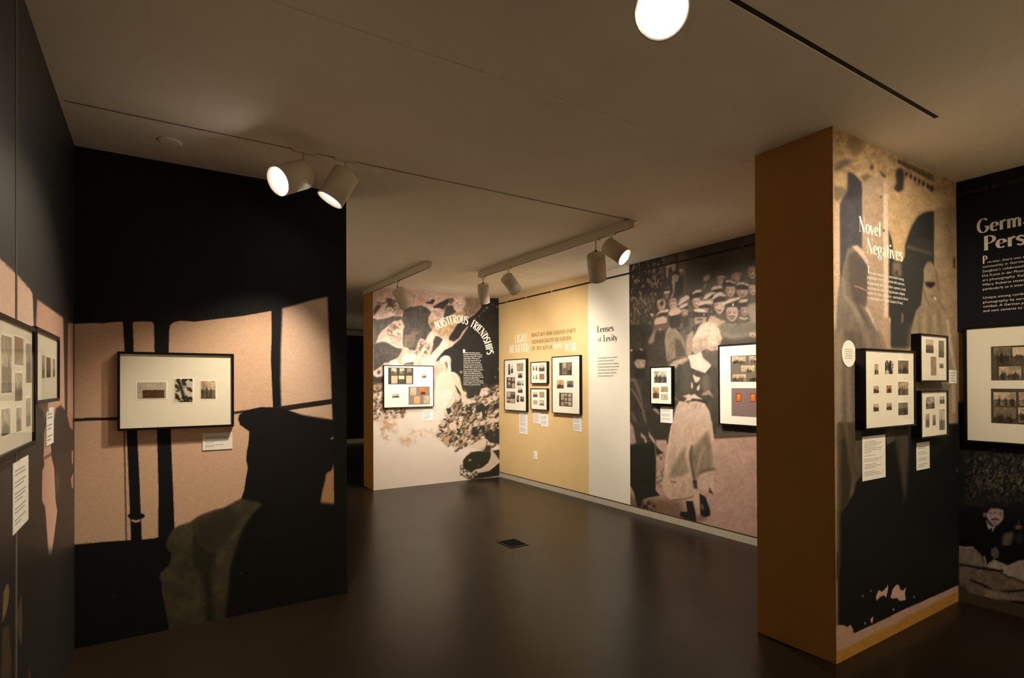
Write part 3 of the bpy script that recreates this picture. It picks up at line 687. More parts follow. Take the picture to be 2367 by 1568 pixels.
mu.poly([(1320, 860), (1500, 830), (1510, 880), (1400, 900)], BAND, 1); cap([(1325, 850), (1370, 798), (1480, 785), (1515, 825), (1420, 838), (1350, 858)])
head(1315, 1030, 58, 66, k=.95); cap([(1205, 1000), (1250, 922), (1330, 885), (1410, 885), (1335, 935), (1262, 995)], [(1210, 1010), (1330, 940), (1400, 900), (1360, 980), (1240, 1010)])
head(1460, 1100, 82, 115); mu.poly([(1360, 990), (1460, 950), (1560, 960), (1550, 1020), (1380, 1050)], BAND, 1); cap([(1345, 985), (1395, 905), (1480, 878), (1572, 950), (1450, 945), (1360, 1000)])
head(1240, 1120, 60, 70, k=.9); cap([(1135, 1090), (1170, 1022), (1330, 1010), (1345, 1065), (1250, 1060), (1180, 1085)], [(1140, 1095), (1250, 1062), (1342, 1080), (1330, 1130), (1180, 1130)])
head(1650, 1210, 92, 120, mouth='beard'); mu.poly([(1545, 1080), (1740, 1010), (1752, 1110), (1640, 1110), (1560, 1120)], BAND, 1); cap([(1385, 1112), (1500, 1060), (1620, 985), (1775, 955), (1762, 995), (1560, 1065), (1400, 1125)]); mu.ell(1665, 1078, 12, 22, (200, 170, 130), .6)
head(1840, 1170, 60, 80, k=.9); cap([(1748, 1045), (1780, 998), (1895, 988), (1880, 1030), (1800, 1045)], [(1750, 1050), (1880, 1035), (1870, 1110), (1760, 1110)])
head(760, 1090, 62, 66); cap([(690, 1030), (720, 980), (790, 975), (825, 1030), (760, 1010)], None, (160, 132, 96))
head(660, 950, 42, 50, k=.65); cap([(612, 900), (640, 872), (700, 870), (724, 895), (670, 905)])
head(580, 1085, 66, 90, k=.95, eyes=False, mouth=None); mu.poly([(550, 1060), (600, 1000), (620, 1060), (580, 1110)], (70, 58, 44), 1.5)
cap([(833, 1075), (870, 985), (950, 935), (1000, 938), (1002, 985), (920, 1040), (850, 1085)]); cap([(835, 1125), (880, 1078), (985, 1045), (975, 1085), (885, 1135)], [(870, 1140), (985, 1085), (980, 1160), (890, 1190)])
mu.ell(918, 1148, 10, 10, (200, 170, 130), .6)
head(935, 1200, 55, 60, k=.85); mu.poly([(890, 1260), (1000, 1240), (1000, 1400), (930, 1420)], (70, 60, 46), 2)
cap([(1058, 1152), (1140, 1128), (1230, 1150), (1285, 1192), (1180, 1192), (1090, 1180)], [(1080, 1185), (1280, 1190), (1300, 1250), (1200, 1260), (1090, 1260)]); mu.ell(1225, 1226, 11, 11, (196, 166, 128), .6)
mu.poly([(1080, 1270), (1260, 1260), (1260, 1330), (1210, 1400), (1100, 1440)], (150, 120, 90), 2); mu.poly([(1090, 1380), (1200, 1340), (1220, 1420), (1110, 1470)], (66, 56, 42), 2); mu.ell(1160, 1300, 50, 18, (86, 70, 52), 1.5)
mu.poly([(685, 1210), (720, 1140), (820, 1108), (892, 1168), (840, 1222), (720, 1252)], (190, 152, 118), 1); mu.poly([(705, 1255), (860, 1225), (880, 1330), (850, 1420), (720, 1430), (700, 1330)], (60, 52, 40), 1.5); mu.poly([(640, 1500), (700, 1400), (760, 1470), (850, 1600), (620, 1600)], (150, 124, 92), 2)
cap([(488, 1245), (560, 1172), (695, 1138), (685, 1182), (560, 1205)], [(520, 1230), (600, 1185), (680, 1190), (660, 1240)]); mu.poly([(478, 1330), (498, 1282), (600, 1250), (662, 1270), (664, 1350), (480, 1385)], (186, 150, 116), 1)
mu.ell(440, 1228, 24, 22, (190, 160, 122), 1)
mu.poly([(480, 1390), (660, 1370), (640, 1470), (590, 1540), (500, 1568), (460, 1540)], (104, 82, 60), 1.5); mu.ell(565, 1470, 28, 40, (150, 118, 86), 1.5); mu.poly([(420, 1560), (470, 1480), (500, 1600), (400, 1640)], (150, 124, 94), 2)
mu.poly([(1400, 1420), (1420, 1360), (1520, 1310), (1560, 1330), (1460, 1400)], (170, 140, 104), 1.2); mu.line([(1760, 1270), (1830, 1290), (1890, 1280)], 30, (176, 146, 110), 1.2); mu.line([(1590, 1370), (1650, 1390), (1720, 1360)], 24, (160, 132, 98), 1.5)
mu.line([(1480, 1560), (1600, 1540), (1700, 1568)], 40, (140, 120, 88), 4)
# middle band
mu.crop(1440, 760, 6.534)
mu.poly([(90, -60), (420, -60), (420, 700), (420, 1568), (90, 1568)], (60, 52, 38), 3, mot=.2, ms=8, asp=2)
mu.poly([(410, 40), (640, 20), (660, 560), (410, 560)], (66, 57, 43), 3, mot=.15, ms=10)
mu.poly([(385, 190), (460, 40), (500, 0), (470, 200), (400, 240)], (140, 112, 82), 2)
mu.poly([(630, 170), (700, 20), (800, 0), (900, 120), (960, 320), (960, 420), (790, 440), (690, 500), (660, 480)], (128, 108, 78), 1.5, mot=.16, ms=8, asp=2)
mu.poly([(790, 140), (880, 200), (950, 340), (945, 420), (800, 430), (790, 250)], (78, 67, 50), 2)
for a in range(5): mu.line([(800, 200 + a * 55), (870, 240 + a * 45), (940, 250 + a * 45)], 14, (112, 94, 68), 2, .6)
for a in range(4): mu.line([(660 + a * 12, 470 - a * 60), (720, 400 - a * 60), (770, 300 - a * 50)], 18, (100, 84, 58), 2, .6)
mu.poly([(950, 220), (980, 100), (1060, 20), (1060, 200), (1040, 400), (960, 400)], (150, 124, 92), 2)
mu.poly([(1440, -60), (2900, -60), (2900, 900), (1440, 900)], (112, 98, 74), 8); mu.poly([(1440, 150), (2900, 150), (2900, 1568), (1330, 1568)], (72, 62, 46), 6, mot=.1, ms=14)
mu.line([(1520, 60), (1640, 130), (1800, 110), (2000, 60)], 50, (142, 122, 90), 5, .7); mu.line([(1500, 170), (1700, 190), (1950, 190)], 26, (96, 84, 64), 5, .6)
mu.blotch([(1900, 60), (2100, 40), (2100, 130), (1920, 120)], (190, 158, 120), .45, 4, .06, .9)
# left man
mu.poly([(110, 320), (140, 310), (150, 340), (115, 345)], (186, 154, 118), 1); mu.poly([(250, 300), (300, 310), (300, 345), (270, 340)], (180, 148, 112), 1)
mu.poly([(160, 470), (210, 450), (340, 458), (338, 540), (322, 600), (260, 612), (210, 590), (170, 520)], (164, 130, 96), 1.2)
mu.poly([(150, 330), (340, 330), (380, 470), (340, 470), (210, 460), (170, 520), (150, 460)], (44, 38, 28), 2); mu.line([(215, 515), (250, 512)], 12, (70, 56, 40), 1, .8); mu.line([(295, 518), (330, 520)], 12, (70, 56, 40), 1, .8); mu.ell(282, 555, 13, 28, (190, 152, 112), 1.2); mu.line([(245, 598), (300, 600)], 14, (86, 68, 48), 1.2, .8); mu.poly([(200, 610), (330, 600), (360, 760), (160, 760)], (50, 43, 32), 3)
mu.line([(110, 770), (180, 780), (250, 960), (300, 1180)], 60, (120, 98, 74), 3, .8, 24)
mu.line([(120, 900), (200, 1020), (320, 1260)], 22, (150, 122, 94), 2, .7); mu.line([(300, 1260), (360, 1450), (400, 1568)], 26, (134, 108, 80), 2, .8)
mu.line([(130, 1260), (200, 1420), (260, 1540)], 40, (112, 92, 66), 3, .7); mu.poly([(110, 1500), (180, 1490), (270, 1540), (270, 1600), (110, 1600)], (150, 122, 96), 3)
mu.poly([(450, 1180), (500, 1180), (560, 1290), (540, 1300), (460, 1230)], (140, 112, 82), 1.5)
mu.poly([(390, 1160), (760, 1150), (740, 1500), (700, 1600), (400, 1600)], (58, 50, 36), 4); mu.poly([(450, 1180), (500, 1180), (560, 1290), (540, 1300), (460, 1230)], (150, 122, 90), 1.5)
# woman
BL = (74, 65, 49)
mu.poly([(690, 555), (780, 485), (960, 425), (1010, 490), (1030, 590), (1240, 672), (1340, 562), (1400, 600), (1432, 700), (1445, 1000), (1395, 1112), (1280, 1115), (1000, 1015), (900, 1055), (830, 1100), (770, 1040), (755, 960), (755, 640)], BL, 1, mot=.15, ms=6, asp=2.5)
mu.poly([(690, 555), (780, 485), (955, 428), (1000, 470), (900, 540), (850, 530), (800, 600), (760, 590)], (172, 142, 106), 3)
mu.poly([(900, 520), (980, 480), (1020, 700), (990, 960), (880, 980)], (88, 78, 58), 5, .7)
mu.poly([(1200, 720), (1290, 690), (1320, 820), (1300, 930), (1220, 960), (1190, 850)], (112, 94, 68), 5, .9)
mu.poly([(970, 412), (1100, 385), (1180, 335), (1215, 430), (1335, 540), (1335, 562), (1242, 672), (1100, 622), (1030, 592), (1008, 480)], (216, 182, 146), .8)
mu.poly([(1190, 340), (1300, 320), (1420, 340), (1430, 560), (1350, 560), (1330, 540), (1215, 440)], (92, 78, 58), 3)
mu.poly([(1045, 240), (1058, 150), (1100, 75), (1150, -40), (1200, -80), (1300, -105), (1400, -70), (1462, 20), (1480, 90), (1502, 150), (1462, 240), (1440, 320), (1340, 335), (1250, 300), (1180, 345), (1085, 385), (1045, 330)], (186, 156, 118), 1.2, mot=.22, ms=7)
mu.poly([(1120, 60), (1200, -60), (1300, -90), (1400, -50), (1450, 60), (1400, 130), (1250, 120), (1150, 150)], (206, 176, 136), 6, .7)
mu.poly([(1060, 300), (1200, 250), (1330, 270), (1440, 250), (1430, 330), (1250, 310), (1085, 385)], (140, 114, 84), 5, .6)
for k_ in range(16):
    x_ = 1075 + k_ * 25; y_ = 60 + 110 * math.sin(k_ * 1.7) * .4 + k_ * 4
    mu.line([(x_, y_), (x_ + 18 * math.sin(k_), y_ + 90), (x_ - 20 + 10 * math.cos(k_ * 2.1), y_ + 190), (x_ + 8, y_ + 250)], 13, (160, 132, 98) if k_ % 2 else (228, 200, 160), 2.2, .38, 5)
for q in ([(1080, 190), (1150, 190), (1240, 150), (1310, 90)], [(1100, 270), (1200, 250), (1280, 180)], [(1230, 20), (1300, 30), (1330, 70)], [(1080, 310), (1160, 330), (1220, 290)]):
    mu.line(q, 18, (134, 110, 80), 2.2, .5)
for q in ([(1050, 690), (1110, 722), (1172, 742), (1150, 790), (1100, 822), (1078, 780)], [(1035, 788), (1060, 850), (1052, 912), (1030, 890)], [(1118, 885), (1162, 840), (1152, 930), (1122, 942)]):
    mu.poly(q, (210, 176, 136), .8)
mu.poly([(1190, 985), (1300, 920), (1350, 1000), (1368, 1060), (1320, 1000), (1200, 1010)], (160, 128, 96), 1.5)
mu.poly([(890, 1018), (960, 1005), (1000, 985), (1030, 1010), (1080, 985), (1140, 1030), (1212, 1075), (1050, 1065), (970, 1110), (930, 1112), (968, 1045)], (206, 172, 134), 1)
mu.poly([(1040, 1055), (1260, 1082), (1300, 1140), (1050, 1112)], (60, 52, 38), 1); mu.poly([(765, 1000), (800, 1050), (840, 1090), (790, 1060)], (170, 138, 106), 1.2)
SKT = (204, 168, 130)
mu.poly([(850, 1092), (960, 1112), (1110, 1092), (1240, 1132), (1312, 1260), (1352, 1480), (1370, 1620), (700, 1620), (758, 1380), (800, 1200)], SKT, 1, mot=.07, ms=10, asp=2.5)
mu.blotch([(860, 1110), (1230, 1130), (1200, 1330), (900, 1300)], (168, 134, 100), .52, 6, .12, .6, 3, 4, 2.5, .6)
mu.poly([(960, 1095), (1000, 1085), (990, 1120), (970, 1120)], (70, 58, 42), 1)
# ground and hem
mu.crop(1440, 980, 5.6)
GR = (188, 146, 112)
mu.poly([(1150, 150), (2600, 120), (2600, 1568), (1700, 1500), (600, 1250), (200, 1120), (90, 1060), (90, 800), (420, 850), (430, 200), (580, 200)], GR, 3, mot=.07, ms=8)
mu.poly([(90, 900), (160, 960), (500, 960), (760, 1000), (800, 1200), (900, 1290), (600, 1240), (90, 1080)], (112, 82, 52), 10, .85, mot=.12, ms=5)
mu.blotch([(430, 380), (540, 360), (520, 900), (430, 860)], (112, 88, 60), .5, 4, .07, .8, 3)
mu.poly([(330, -20), (640, -20), (600, 110), (560, 205), (430, 210), (400, 150)], (58, 50, 35), 2)
mu.poly([(1160, -20), (2600, -60), (2600, 70), (1750, 80), (1340, 90), (1270, 130), (1180, 130)], (64, 55, 40), 3)
mu.poly([(1175, 148), (1330, 140), (1750, 132), (2600, 120), (2600, 150), (1750, 165), (1290, 192), (1180, 195)], (86, 66, 48), 2)
mu.poly([(1190, 60), (1300, 50), (1290, 140), (1220, 140)], (86, 72, 54), 2)
mu.poly([(90, 265), (180, 245), (300, 225), (400, 235), (428, 480), (422, 860), (480, 930), (330, 955), (245, 985), (232, 1105), (190, 1085), (140, 880), (90, 790)], (42, 38, 26), 1.2, mot=.1, ms=10)
mu.poly([(90, -20), (160, 60), (175, 250), (90, 275)], (164, 132, 104), 3); mu.poly([(130, -20), (330, -20), (420, 240), (180, 260), (150, 120)], (64, 55, 40), 2)
mu.poly([(228, 110), (290, 165), (315, 235), (292, 252), (270, 190), (240, 180)], (176, 140, 106), 1); mu.poly([(328, 95), (365, 150), (405, 200), (425, 265), (400, 250), (345, 170)], (180, 146, 112), 1)
mu.poly([(425, 280), (470, 330), (525, 380), (430, 405)], (56, 48, 32), 1); mu.poly([(560, 200), (590, 190), (600, 260), (580, 280)], (48, 42, 30), 1)
mu.blotch([(240, 980), (420, 1000), (430, 1130), (240, 1100)], (48, 40, 26), .45, 5, .08, .9, 2, 3)
mu.poly([(635, -30), (1155, -30), (1172, 200), (1198, 570), (1168, 700), (1195, 925), (1110, 902), (1080, 862), (990, 850), (985, 800), (930, 870), (925, 930), (760, 978), (600, 972), (522, 872), (508, 742), (540, 640), (582, 280)], (202, 164, 124), 1, mot=.08, ms=8, asp=3)
mu.poly([(878, 340), (1000, 200), (1105, 80), (1150, 300), (1180, 560), (1010, 640), (950, 735), (905, 690), (868, 450)], (138, 114, 82), 4, mot=.15, ms=6, asp=3)
mu.poly([(690, 480), (830, 258), (800, 420), (865, 620), (760, 690), (590, 700), (640, 560)], (146, 120, 86), 5, mot=.12, ms=6, asp=3)
mu.line([(900, 280), (872, 380), (885, 520), (910, 660), (930, 740)], 26, (88, 72, 50), 2.5); mu.line([(990, 640), (1080, 600), (1195, 585)], 34, (104, 84, 58), 2.5); mu.line([(960, 780), (1060, 690), (1180, 640)], 30, (190, 152, 112), 2)
mu.line([(1060, 300), (1000, 420), (960, 640)], 22, (172, 140, 104), 3); mu.line([(930, 730), (935, 840)], 60, (62, 52, 36), 2); mu.poly([(1120, 820), (1180, 920), (1110, 890)], (70, 58, 40), 2)
mu.poly([(600, 720), (700, 690), (880, 700), (920, 800), (920, 920), (760, 975), (600, 970), (640, 840)], (196, 156, 116), 3, .8, mot=.16, ms=5, asp=3)
mu.line([(620, 740), (660, 760), (690, 750)], 20, (120, 94, 64), 2); mu.line([(655, 988), (760, 978), (880, 955), (920, 930)], 8, (60, 46, 32), 1)
mu.line([(632, 20), (600, 220), (570, 420), (545, 640)], 16, (222, 186, 146), 1.5, .8)
mu.poly([(925, 865), (990, 885), (992, 1080), (945, 1095), (910, 985)], (200, 162, 122), 1.2); mu.poly([(830, 985), (910, 960), (905, 1005), (840, 1005)], (206, 168, 128), 1)
mu.poly([(815, 1000), (905, 1000), (940, 1150), (955, 1275), (830, 1245), (740, 1195), (745, 1140), (835, 1140)], (38, 35, 24), 1.5); mu.poly([(990, 900), (1070, 950), (1132, 1130), (1130, 1190), (1060, 1215), (1005, 1190), (1000, 1030)], (40, 36, 25), 1.5)
mu.poly([(1010, 1030), (1040, 1050), (1050, 1110), (1015, 1100)], (120, 92, 64), 1.5); mu.poly([(960, 1180), (1100, 1230), (1000, 1270), (950, 1260)], (100, 74, 48), 4, .7)
mu.crop(1440, 540, 6.534)
mu.texture([(90, 100), (2900, -300), (2900, 4700), (90, 3800)], .06, 4, 5)
mu.texture([(90, 100), (2900, -300), (2900, 4700), (90, 3800)], .06, 18, 9)
t = mural_thing('sepia mural of a woman in long skirt facing a crowd of laughing soldiers', (XW, 3.6, 0))
mu.build('printed_panel', M['mural'], t, 0.002, -1)

# --- 5. hooded figures before arches on the stub wall
mu = Mural(1, YC, XC0, XW, 0.0, H, 260, 640, (150, 115, 70), (226, 206, 160))
TA = (178, 137, 80)
mu.crop(1900, 280, 5.6)
mu.poly([(140, 60), (1720, 780), (1740, 2700), (140, 2700)], TA, 0, mot=.1, ms=12)
mu.poly([(340, 200), (420, 190), (540, 280), (520, 380), (430, 460), (370, 420), (320, 320)], (112, 86, 48), 6, .8)
mu.poly([(150, 570), (260, 500), (380, 490), (370, 545), (260, 620), (160, 660)], (100, 82, 56), 4)
mu.blotch([(150, 80), (1700, 780), (1700, 1000), (800, 700), (150, 700)], (140, 104, 58), .5, 9, .12, .7, 2, 4)
mu.poly([(150, 840), (260, 860), (330, 900), (250, 1000), (190, 1040), (150, 1000)], (120, 96, 60), 3)
mu.poly([(335, 660), (390, 680), (450, 730), (505, 790), (520, 900), (522, 2700), (230, 2700), (224, 1080), (255, 1010), (325, 910), (332, 800)], (70, 62, 52), 1.2, mot=.08, ms=14)
mu.poly([(335, 660), (390, 680), (505, 790), (520, 950), (400, 1000), (260, 1010), (325, 910), (332, 800)], (56, 49, 40), 6)
mu.poly([(165, 1050), (222, 1080), (226, 2700), (165, 2700)], (182, 144, 100), 1)
mu.poly([(520, 700), (640, 700), (800, 760), (790, 2700), (520, 2700)], (158, 124, 82), 1.5, mot=.08, ms=10)
mu.poly([(500, 720), (560, 690), (640, 710), (560, 780), (510, 770)], (110, 86, 50), 3); mu.ell(640, 600, 28, 34, (84, 68, 44), 2); mu.poly([(730, 640), (820, 690), (830, 740), (780, 730)], (84, 68, 44), 2); mu.ell(760, 985, 14, 20, (92, 72, 48), 1)
mu.poly([(790, 940), (848, 940), (854, 2700), (800, 2700)], (202, 164, 118), 1); mu.poly([(780, 800), (840, 760), (845, 930), (800, 920)], (186, 148, 104), 2.5)
mu.poly([(945, 660), (975, 615), (1030, 605), (1062, 690), (1046, 890), (990, 925), (920, 880), (960, 800)], (54, 44, 28), 3)
mu.poly([(968, 490), (1100, 540), (1250, 610), (1440, 700), (1440, 790), (1260, 690), (1120, 620), (970, 545)], (92, 72, 40), 2, .9)
for a in range(7): mu.ell(1090 + a * 55, 685 + a * 32, 20, 34, (54, 44, 26), 2); mu.ell(1000 + a * 62, 530 + a * 33, 20, 16, (62, 50, 30), 2, .9)
mu.poly([(1370, 840), (1440, 830), (1440, 900), (1390, 905)], (58, 46, 28), 2.5)
mu.crop(1920, 480, 5.6)
ARCH = [(745, 1800), (750, 700), (760, 560), (745, 290), (765, 350), (790, 430), (800, 520), (830, 690), (905, 700), (955, 640), (960, 480), (1000, 360), (1050, 230), (1130, 115), (1220, 62), (1335, 45), (1345, 1800)]
mu.poly(ARCH, (52, 46, 33), 1.2, mot=.06, ms=16)
mu.poly([(1060, 230), (1130, 120), (1220, 65), (1335, 48), (1340, 400), (1000, 420)], (42, 38, 28), 8, .8)
mu.line([(975, 505), (1100, 540), (1310, 600)], 40, (92, 74, 46), 3, .7)
mu.poly([(800, 700), (910, 710), (915, 880), (870, 905), (800, 880)], (112, 88, 58), 4); mu.ell(850, 850, 22, 40, (66, 54, 36), 2)
mu.line([(925, 1370), (925, 1500)], 24, (120, 92, 60), 2)
mu.poly([(1340, 45), (1400, 0), (1620, 0), (1630, 1800), (1345, 1800)], (152, 118, 72), 1.5, mot=.1, ms=12)
mu.poly([(1490, 0), (1560, 0), (1580, 700), (1500, 700)], (128, 98, 54), 8, .7); mu.poly([(1578, 650), (1612, 640), (1612, 795), (1580, 785)], (80, 62, 32), 1.5)
mu.line([(1090, 160), (1010, 320), (960, 470), (940, 600)], 12, (120, 92, 56), 2, .6); mu.ell(684, 300, 11, 24, (70, 56, 40), 1); mu.ell(1490, 240, 20, 30, (124, 96, 54), 3)
# left hooded figure
HO = (114, 94, 66)
mu.poly([(210, 545), (270, 502), (340, 493), (420, 560), (480, 680), (502, 770), (478, 870), (475, 1200), (448, 1290), (590, 1568), (640, 1700), (65, 1700), (80, 1200), (120, 950), (160, 760)], HO, 1.5, mot=.1, ms=10, asp=3)
mu.poly([(330, 560), (400, 630), (468, 730), (472, 1050), (462, 1220), (425, 1285), (330, 1230), (262, 1000), (212, 780), (225, 620)], (86, 70, 50), 3, mot=.08, ms=10, asp=3)
mu.poly([(270, 505), (340, 495), (420, 560), (485, 690), (502, 775), (470, 745), (410, 660), (340, 570)], (190, 152, 108), 1.5)
mu.line([(300, 1012), (380, 1040), (468, 1082)], 14, (176, 136, 94), 1.2, .8)
mu.line([(150, 900), (180, 1150), (300, 1300), (420, 1568)], 40, (146, 118, 82), 4, .7, 60); mu.line([(230, 900), (290, 1150), (420, 1400), (520, 1600)], 30, (76, 62, 44), 4, .8, 50)
mu.line([(450, 1290), (520, 1420), (600, 1600)], 26, (198, 158, 112), 2, .9)
# right hooded figure
mu.poly([(1200, 960), (1200, 800), (1240, 712), (1290, 702), (1340, 760), (1370, 850), (1390, 1000), (1410, 1240), (1480, 1350), (1540, 1568), (1560, 1700), (1020, 1700), (1040, 1568), (1100, 1340), (1165, 1260), (1185, 1080)], (140, 112, 70), 1.2, mot=.08, ms=8, asp=3)
mu.poly([(1345, 780), (1380, 860), (1420, 1230), (1500, 1360), (1470, 1340), (1400, 1240)], (100, 78, 44), 3, .8)
mu.poly([(1212, 968), (1280, 960), (1352, 970), (1342, 1012), (1290, 1046), (1240, 1022)], (38, 32, 22), 1.2)
mu.line([(1200, 1060), (1230, 1180), (1290, 1290)], 12, (92, 72, 42), 2, .8); mu.line([(1385, 1060), (1400, 1200)], 14, (168, 136, 88), 2, .7)
mu.poly([(1330, 1150), (1362, 1170), (1360, 1205), (1345, 1190)], (214, 188, 130), .8); mu.ell(1310, 1150, 8, 14, (80, 62, 38), 1)
for a in range(6): mu.line([(1140 + a * 60, 1330 + (a % 2) * 40), (1110 + a * 70, 1600)], 14, (168, 136, 88) if a % 2 else (104, 82, 48), 2.5, .7)
# robes below
mu.crop(1920, 740, 5.228)
mu.poly([(60, 120), (300, 60), (520, 60), (640, 330), (700, 700), (600, 1568), (70, 1568)], (110, 90, 62), 14, mot=.1, ms=9, asp=4)
mu.poly([(560, 0), (718, -40), (722, 345), (680, 345)], (166, 128, 86), 1.5); mu.line([(712, -20), (716, 340)], 14, (204, 166, 118), 1)
mu.poly([(720, 30), (975, 30), (940, 345), (722, 345)], (54, 48, 36), 4)
for x0, x1, w, c in [(100, 90, 40, (150, 120, 80)), (180, 160, 30, (70, 56, 36)), (260, 420, 34, (74, 60, 40)), (330, 520, 40, (82, 66, 44)), (420, 600, 30, (150, 118, 76)), (140, 240, 30, (138, 108, 66)), (230, 300, 30, (60, 48, 30))]:
    mu.line([(x0, 140), ((x0 + x1) / 2, 600), (x1, 1400)], w, c, 5, .7)
mu.poly([(985, 60), (1430, 60), (1530, 600), (1532, 1110), (1442, 1172), (1300, 1200), (930, 1200), (940, 345)], (140, 112, 70), 9, mot=.1, ms=7, asp=4)
mu.line([(1410, 0), (1440, 280), (1500, 600)], 34, (196, 158, 112), 2, .8); mu.line([(1480, 760), (1490, 1130)], 50, (184, 144, 98), 3, .8)
for a in range(6): mu.line([(1080 + a * 60, -60), (1060 + a * 66, 260)], 14, (176, 142, 94) if a % 2 else (96, 76, 46), 3, .7)
mu.poly([(1040, 760), (1440, 770), (1440, 850), (1040, 850)], (70, 58, 34), 6, .7)
# dark lower part with torn patches
mu.crop(1920, 980, 6.031)
NB = (17, 16, 11)
mu.poly([(420, 0), (1790, 0), (1790, 400), (1790, 3500), (90, 3500), (100, 1230), (200, 1140), (310, 950), (330, 820), (430, 680)], NB, 3)
mu.poly([(90, -20), (420, -20), (440, 690), (335, 825), (312, 955), (200, 1145), (120, 1250), (95, 1500)], (72, 57, 32), 3, mot=.18, ms=8, asp=4)
mu.poly([(130, 200), (230, 200), (330, 700), (260, 1040), (140, 1240)], (40, 32, 18), 4, .8); mu.line([(210, 0), (250, 400), (310, 760), (280, 1000)], 30, (110, 84, 44), 3, .8)
mu.line([(115, 0), (118, 600), (110, 1400), (112, 2000)], 34, (84, 64, 30), 5, .8)
mu.poly([(760, 40), (900, 60), (900, 225), (780, 300), (760, 200)], (74, 60, 36), 2); mu.poly([(895, 60), (1090, 40), (1088, 380), (1055, 850), (1036, 1110), (1000, 900), (905, 270)], (64, 52, 31), 4, mot=.15, ms=6, asp=5)
mu.poly([(1740, 0), (1795, 0), (1795, 400), (1760, 400)], (26, 26, 22), 3); mu.ell(1758, 655, 14, 22, (72, 62, 36), 1.5); mu.ell(1700, 755, 26, 26, (40, 36, 18), 3)
mu.crop(1900, 1220, 4.612)
CRM, ORG = (172, 128, 88), (166, 112, 36)
mu.poly([(150, 1040), (230, 1040), (268, 1062), (300, 1035), (325, 1080), (330, 1118), (345, 1125), (440, 1080), (560, 1025), (700, 960), (800, 905), (950, 840), (1100, 772), (1250, 705), (1450, 612), (1450, 800), (150, 1500)], CRM, .8, mot=.06, ms=5)
mu.poly([(150, 1325), (260, 1280), (420, 1195), (600, 1100), (690, 1060), (780, 1030), (900, 940), (1050, 880), (1200, 800), (1450, 680), (1450, 900), (150, 1600)], ORG, 1.5, mot=.08, ms=7)
for q in ([(570, 740), (598, 668), (640, 682), (690, 632), (700, 598), (702, 650), (682, 745), (655, 722), (612, 742), (582, 780)], [(728, 745), (750, 655), (788, 610), (815, 610), (832, 662), (862, 672), (895, 632), (880, 700), (890, 772), (825, 782), (800, 752), (742, 756)], [(745, 855), (770, 870), (760, 890)], [(512, 975), (545, 945), (535, 1020), (518, 1010)], [(445, 1020), (462, 1000), (460, 1040)], [(430, 705), (438, 742), (428, 742)], [(505, 665), (525, 672), (520, 686)], [(970, 710), (988, 750), (978, 752)]):
    mu.poly(q, (190, 142, 104), .6)
mu.poly([(150, 270), (175, 265), (192, 330), (190, 410), (170, 560), (150, 560)], (66, 44, 8), .8)
mu.crop(0, 0, 1)
mu.texture([(1920, 280), (2215, 420), (2215, 1100), (1920, 1200)], .09, 5, 4)
t = mural_thing('sepia mural of two hooded figures before arches on the stub wall', (4.1, YC, 0))
mu.build('printed_panel', M['mural'], t, 0.002, -1)
MUR_HOOD = t

# --- 6. seated man with moustache, right wall nearest the camera
GB = (15, 14, 12)
mu = Mural(0, XW, 0.6, YC - 0.002, 0.075, H, 190, 300, GB, (232, 206, 154))  # raised white reference darkens the print, standing in for weak light low down
mu.crop(2190, 1020, 2.859)
mu.poly([(60, -20), (1200, -40), (1200, 460), (60, 440)], (24, 21, 14), 6)
mu.blotch([(110, 60), (1200, 40), (1200, 420), (120, 400)], (78, 64, 36), .55, 5, .08, .9, 2, 8)
mu.blotch([(180, 120), (1200, 100), (1200, 330), (200, 330)], (110, 88, 48), .62, 3.5, .06, .9, 6, 6)
mu.line([(110, 405), (180, 412), (240, 430)], 14, (52, 42, 24), 4)
mu.poly([(60, 470), (240, 500), (300, 620), (370, 560), (506, 520), (1200, 520), (1200, 830), (60, 830)], (9, 8, 7), 4)
mu.poly([(248, 470), (280, 440), (340, 440), (370, 458), (372, 515), (332, 556), (300, 560), (268, 515)], (160, 124, 92), .8); mu.ell(245, 486, 8, 16, (136, 100, 72), .7)
mu.poly([(240, 470), (258, 435), (310, 428), (365, 435), (374, 460), (340, 446), (282, 446), (262, 480)], (20, 16, 12), .8)
mu.line([(280, 474), (310, 478), (325, 474)], 9, (84, 62, 44), .8, .8); mu.line([(340, 480), (368, 480)], 9, (84, 62, 44), .8, .8); mu.line([(328, 480), (336, 505)], 8, (180, 142, 106), .7)
mu.line([(292, 518), (318, 514), (342, 522)], 11, (32, 24, 18), .6); mu.line([(305, 535), (330, 536)], 5, (110, 76, 56), .6)
mu.poly([(255, 515), (272, 545), (296, 570), (320, 556), (300, 600), (270, 578)], (176, 146, 112), .7); mu.poly([(278, 572), (300, 578), (294, 604), (282, 598)], (24, 18, 14), .6)
mu.poly([(290, 712), (320, 698), (342, 730), (340, 768), (312, 782), (288, 752)], (92, 72, 50), 1.2)
mu.poly([(362, 640), (380, 606), (430, 600), (440, 620), (415, 690), (360, 690)], (92, 70, 46), 2); mu.ell(470, 570, 26, 14, (110, 78, 46), 2); mu.line([(470, 520), (476, 560)], 8, (70, 54, 34), 1.5); mu.ell(478, 645, 26, 40, (40, 32, 20), 3)
CL = (120, 96, 62)
mu.poly([(60, 695), (170, 700), (222, 750), (246, 830), (180, 836), (60, 815)], CL, 1.5, mot=.12, ms=12); mu.line([(64, 698), (120, 706), (172, 700)], 7, (170, 142, 100), .8)
mu.poly([(60, 820), (180, 836), (330, 860), (400, 900), (506, 930), (1200, 1000), (1200, 1140), (506, 1060), (330, 1045), (60, 1000)], (112, 88, 56), 2, mot=.15, ms=12)
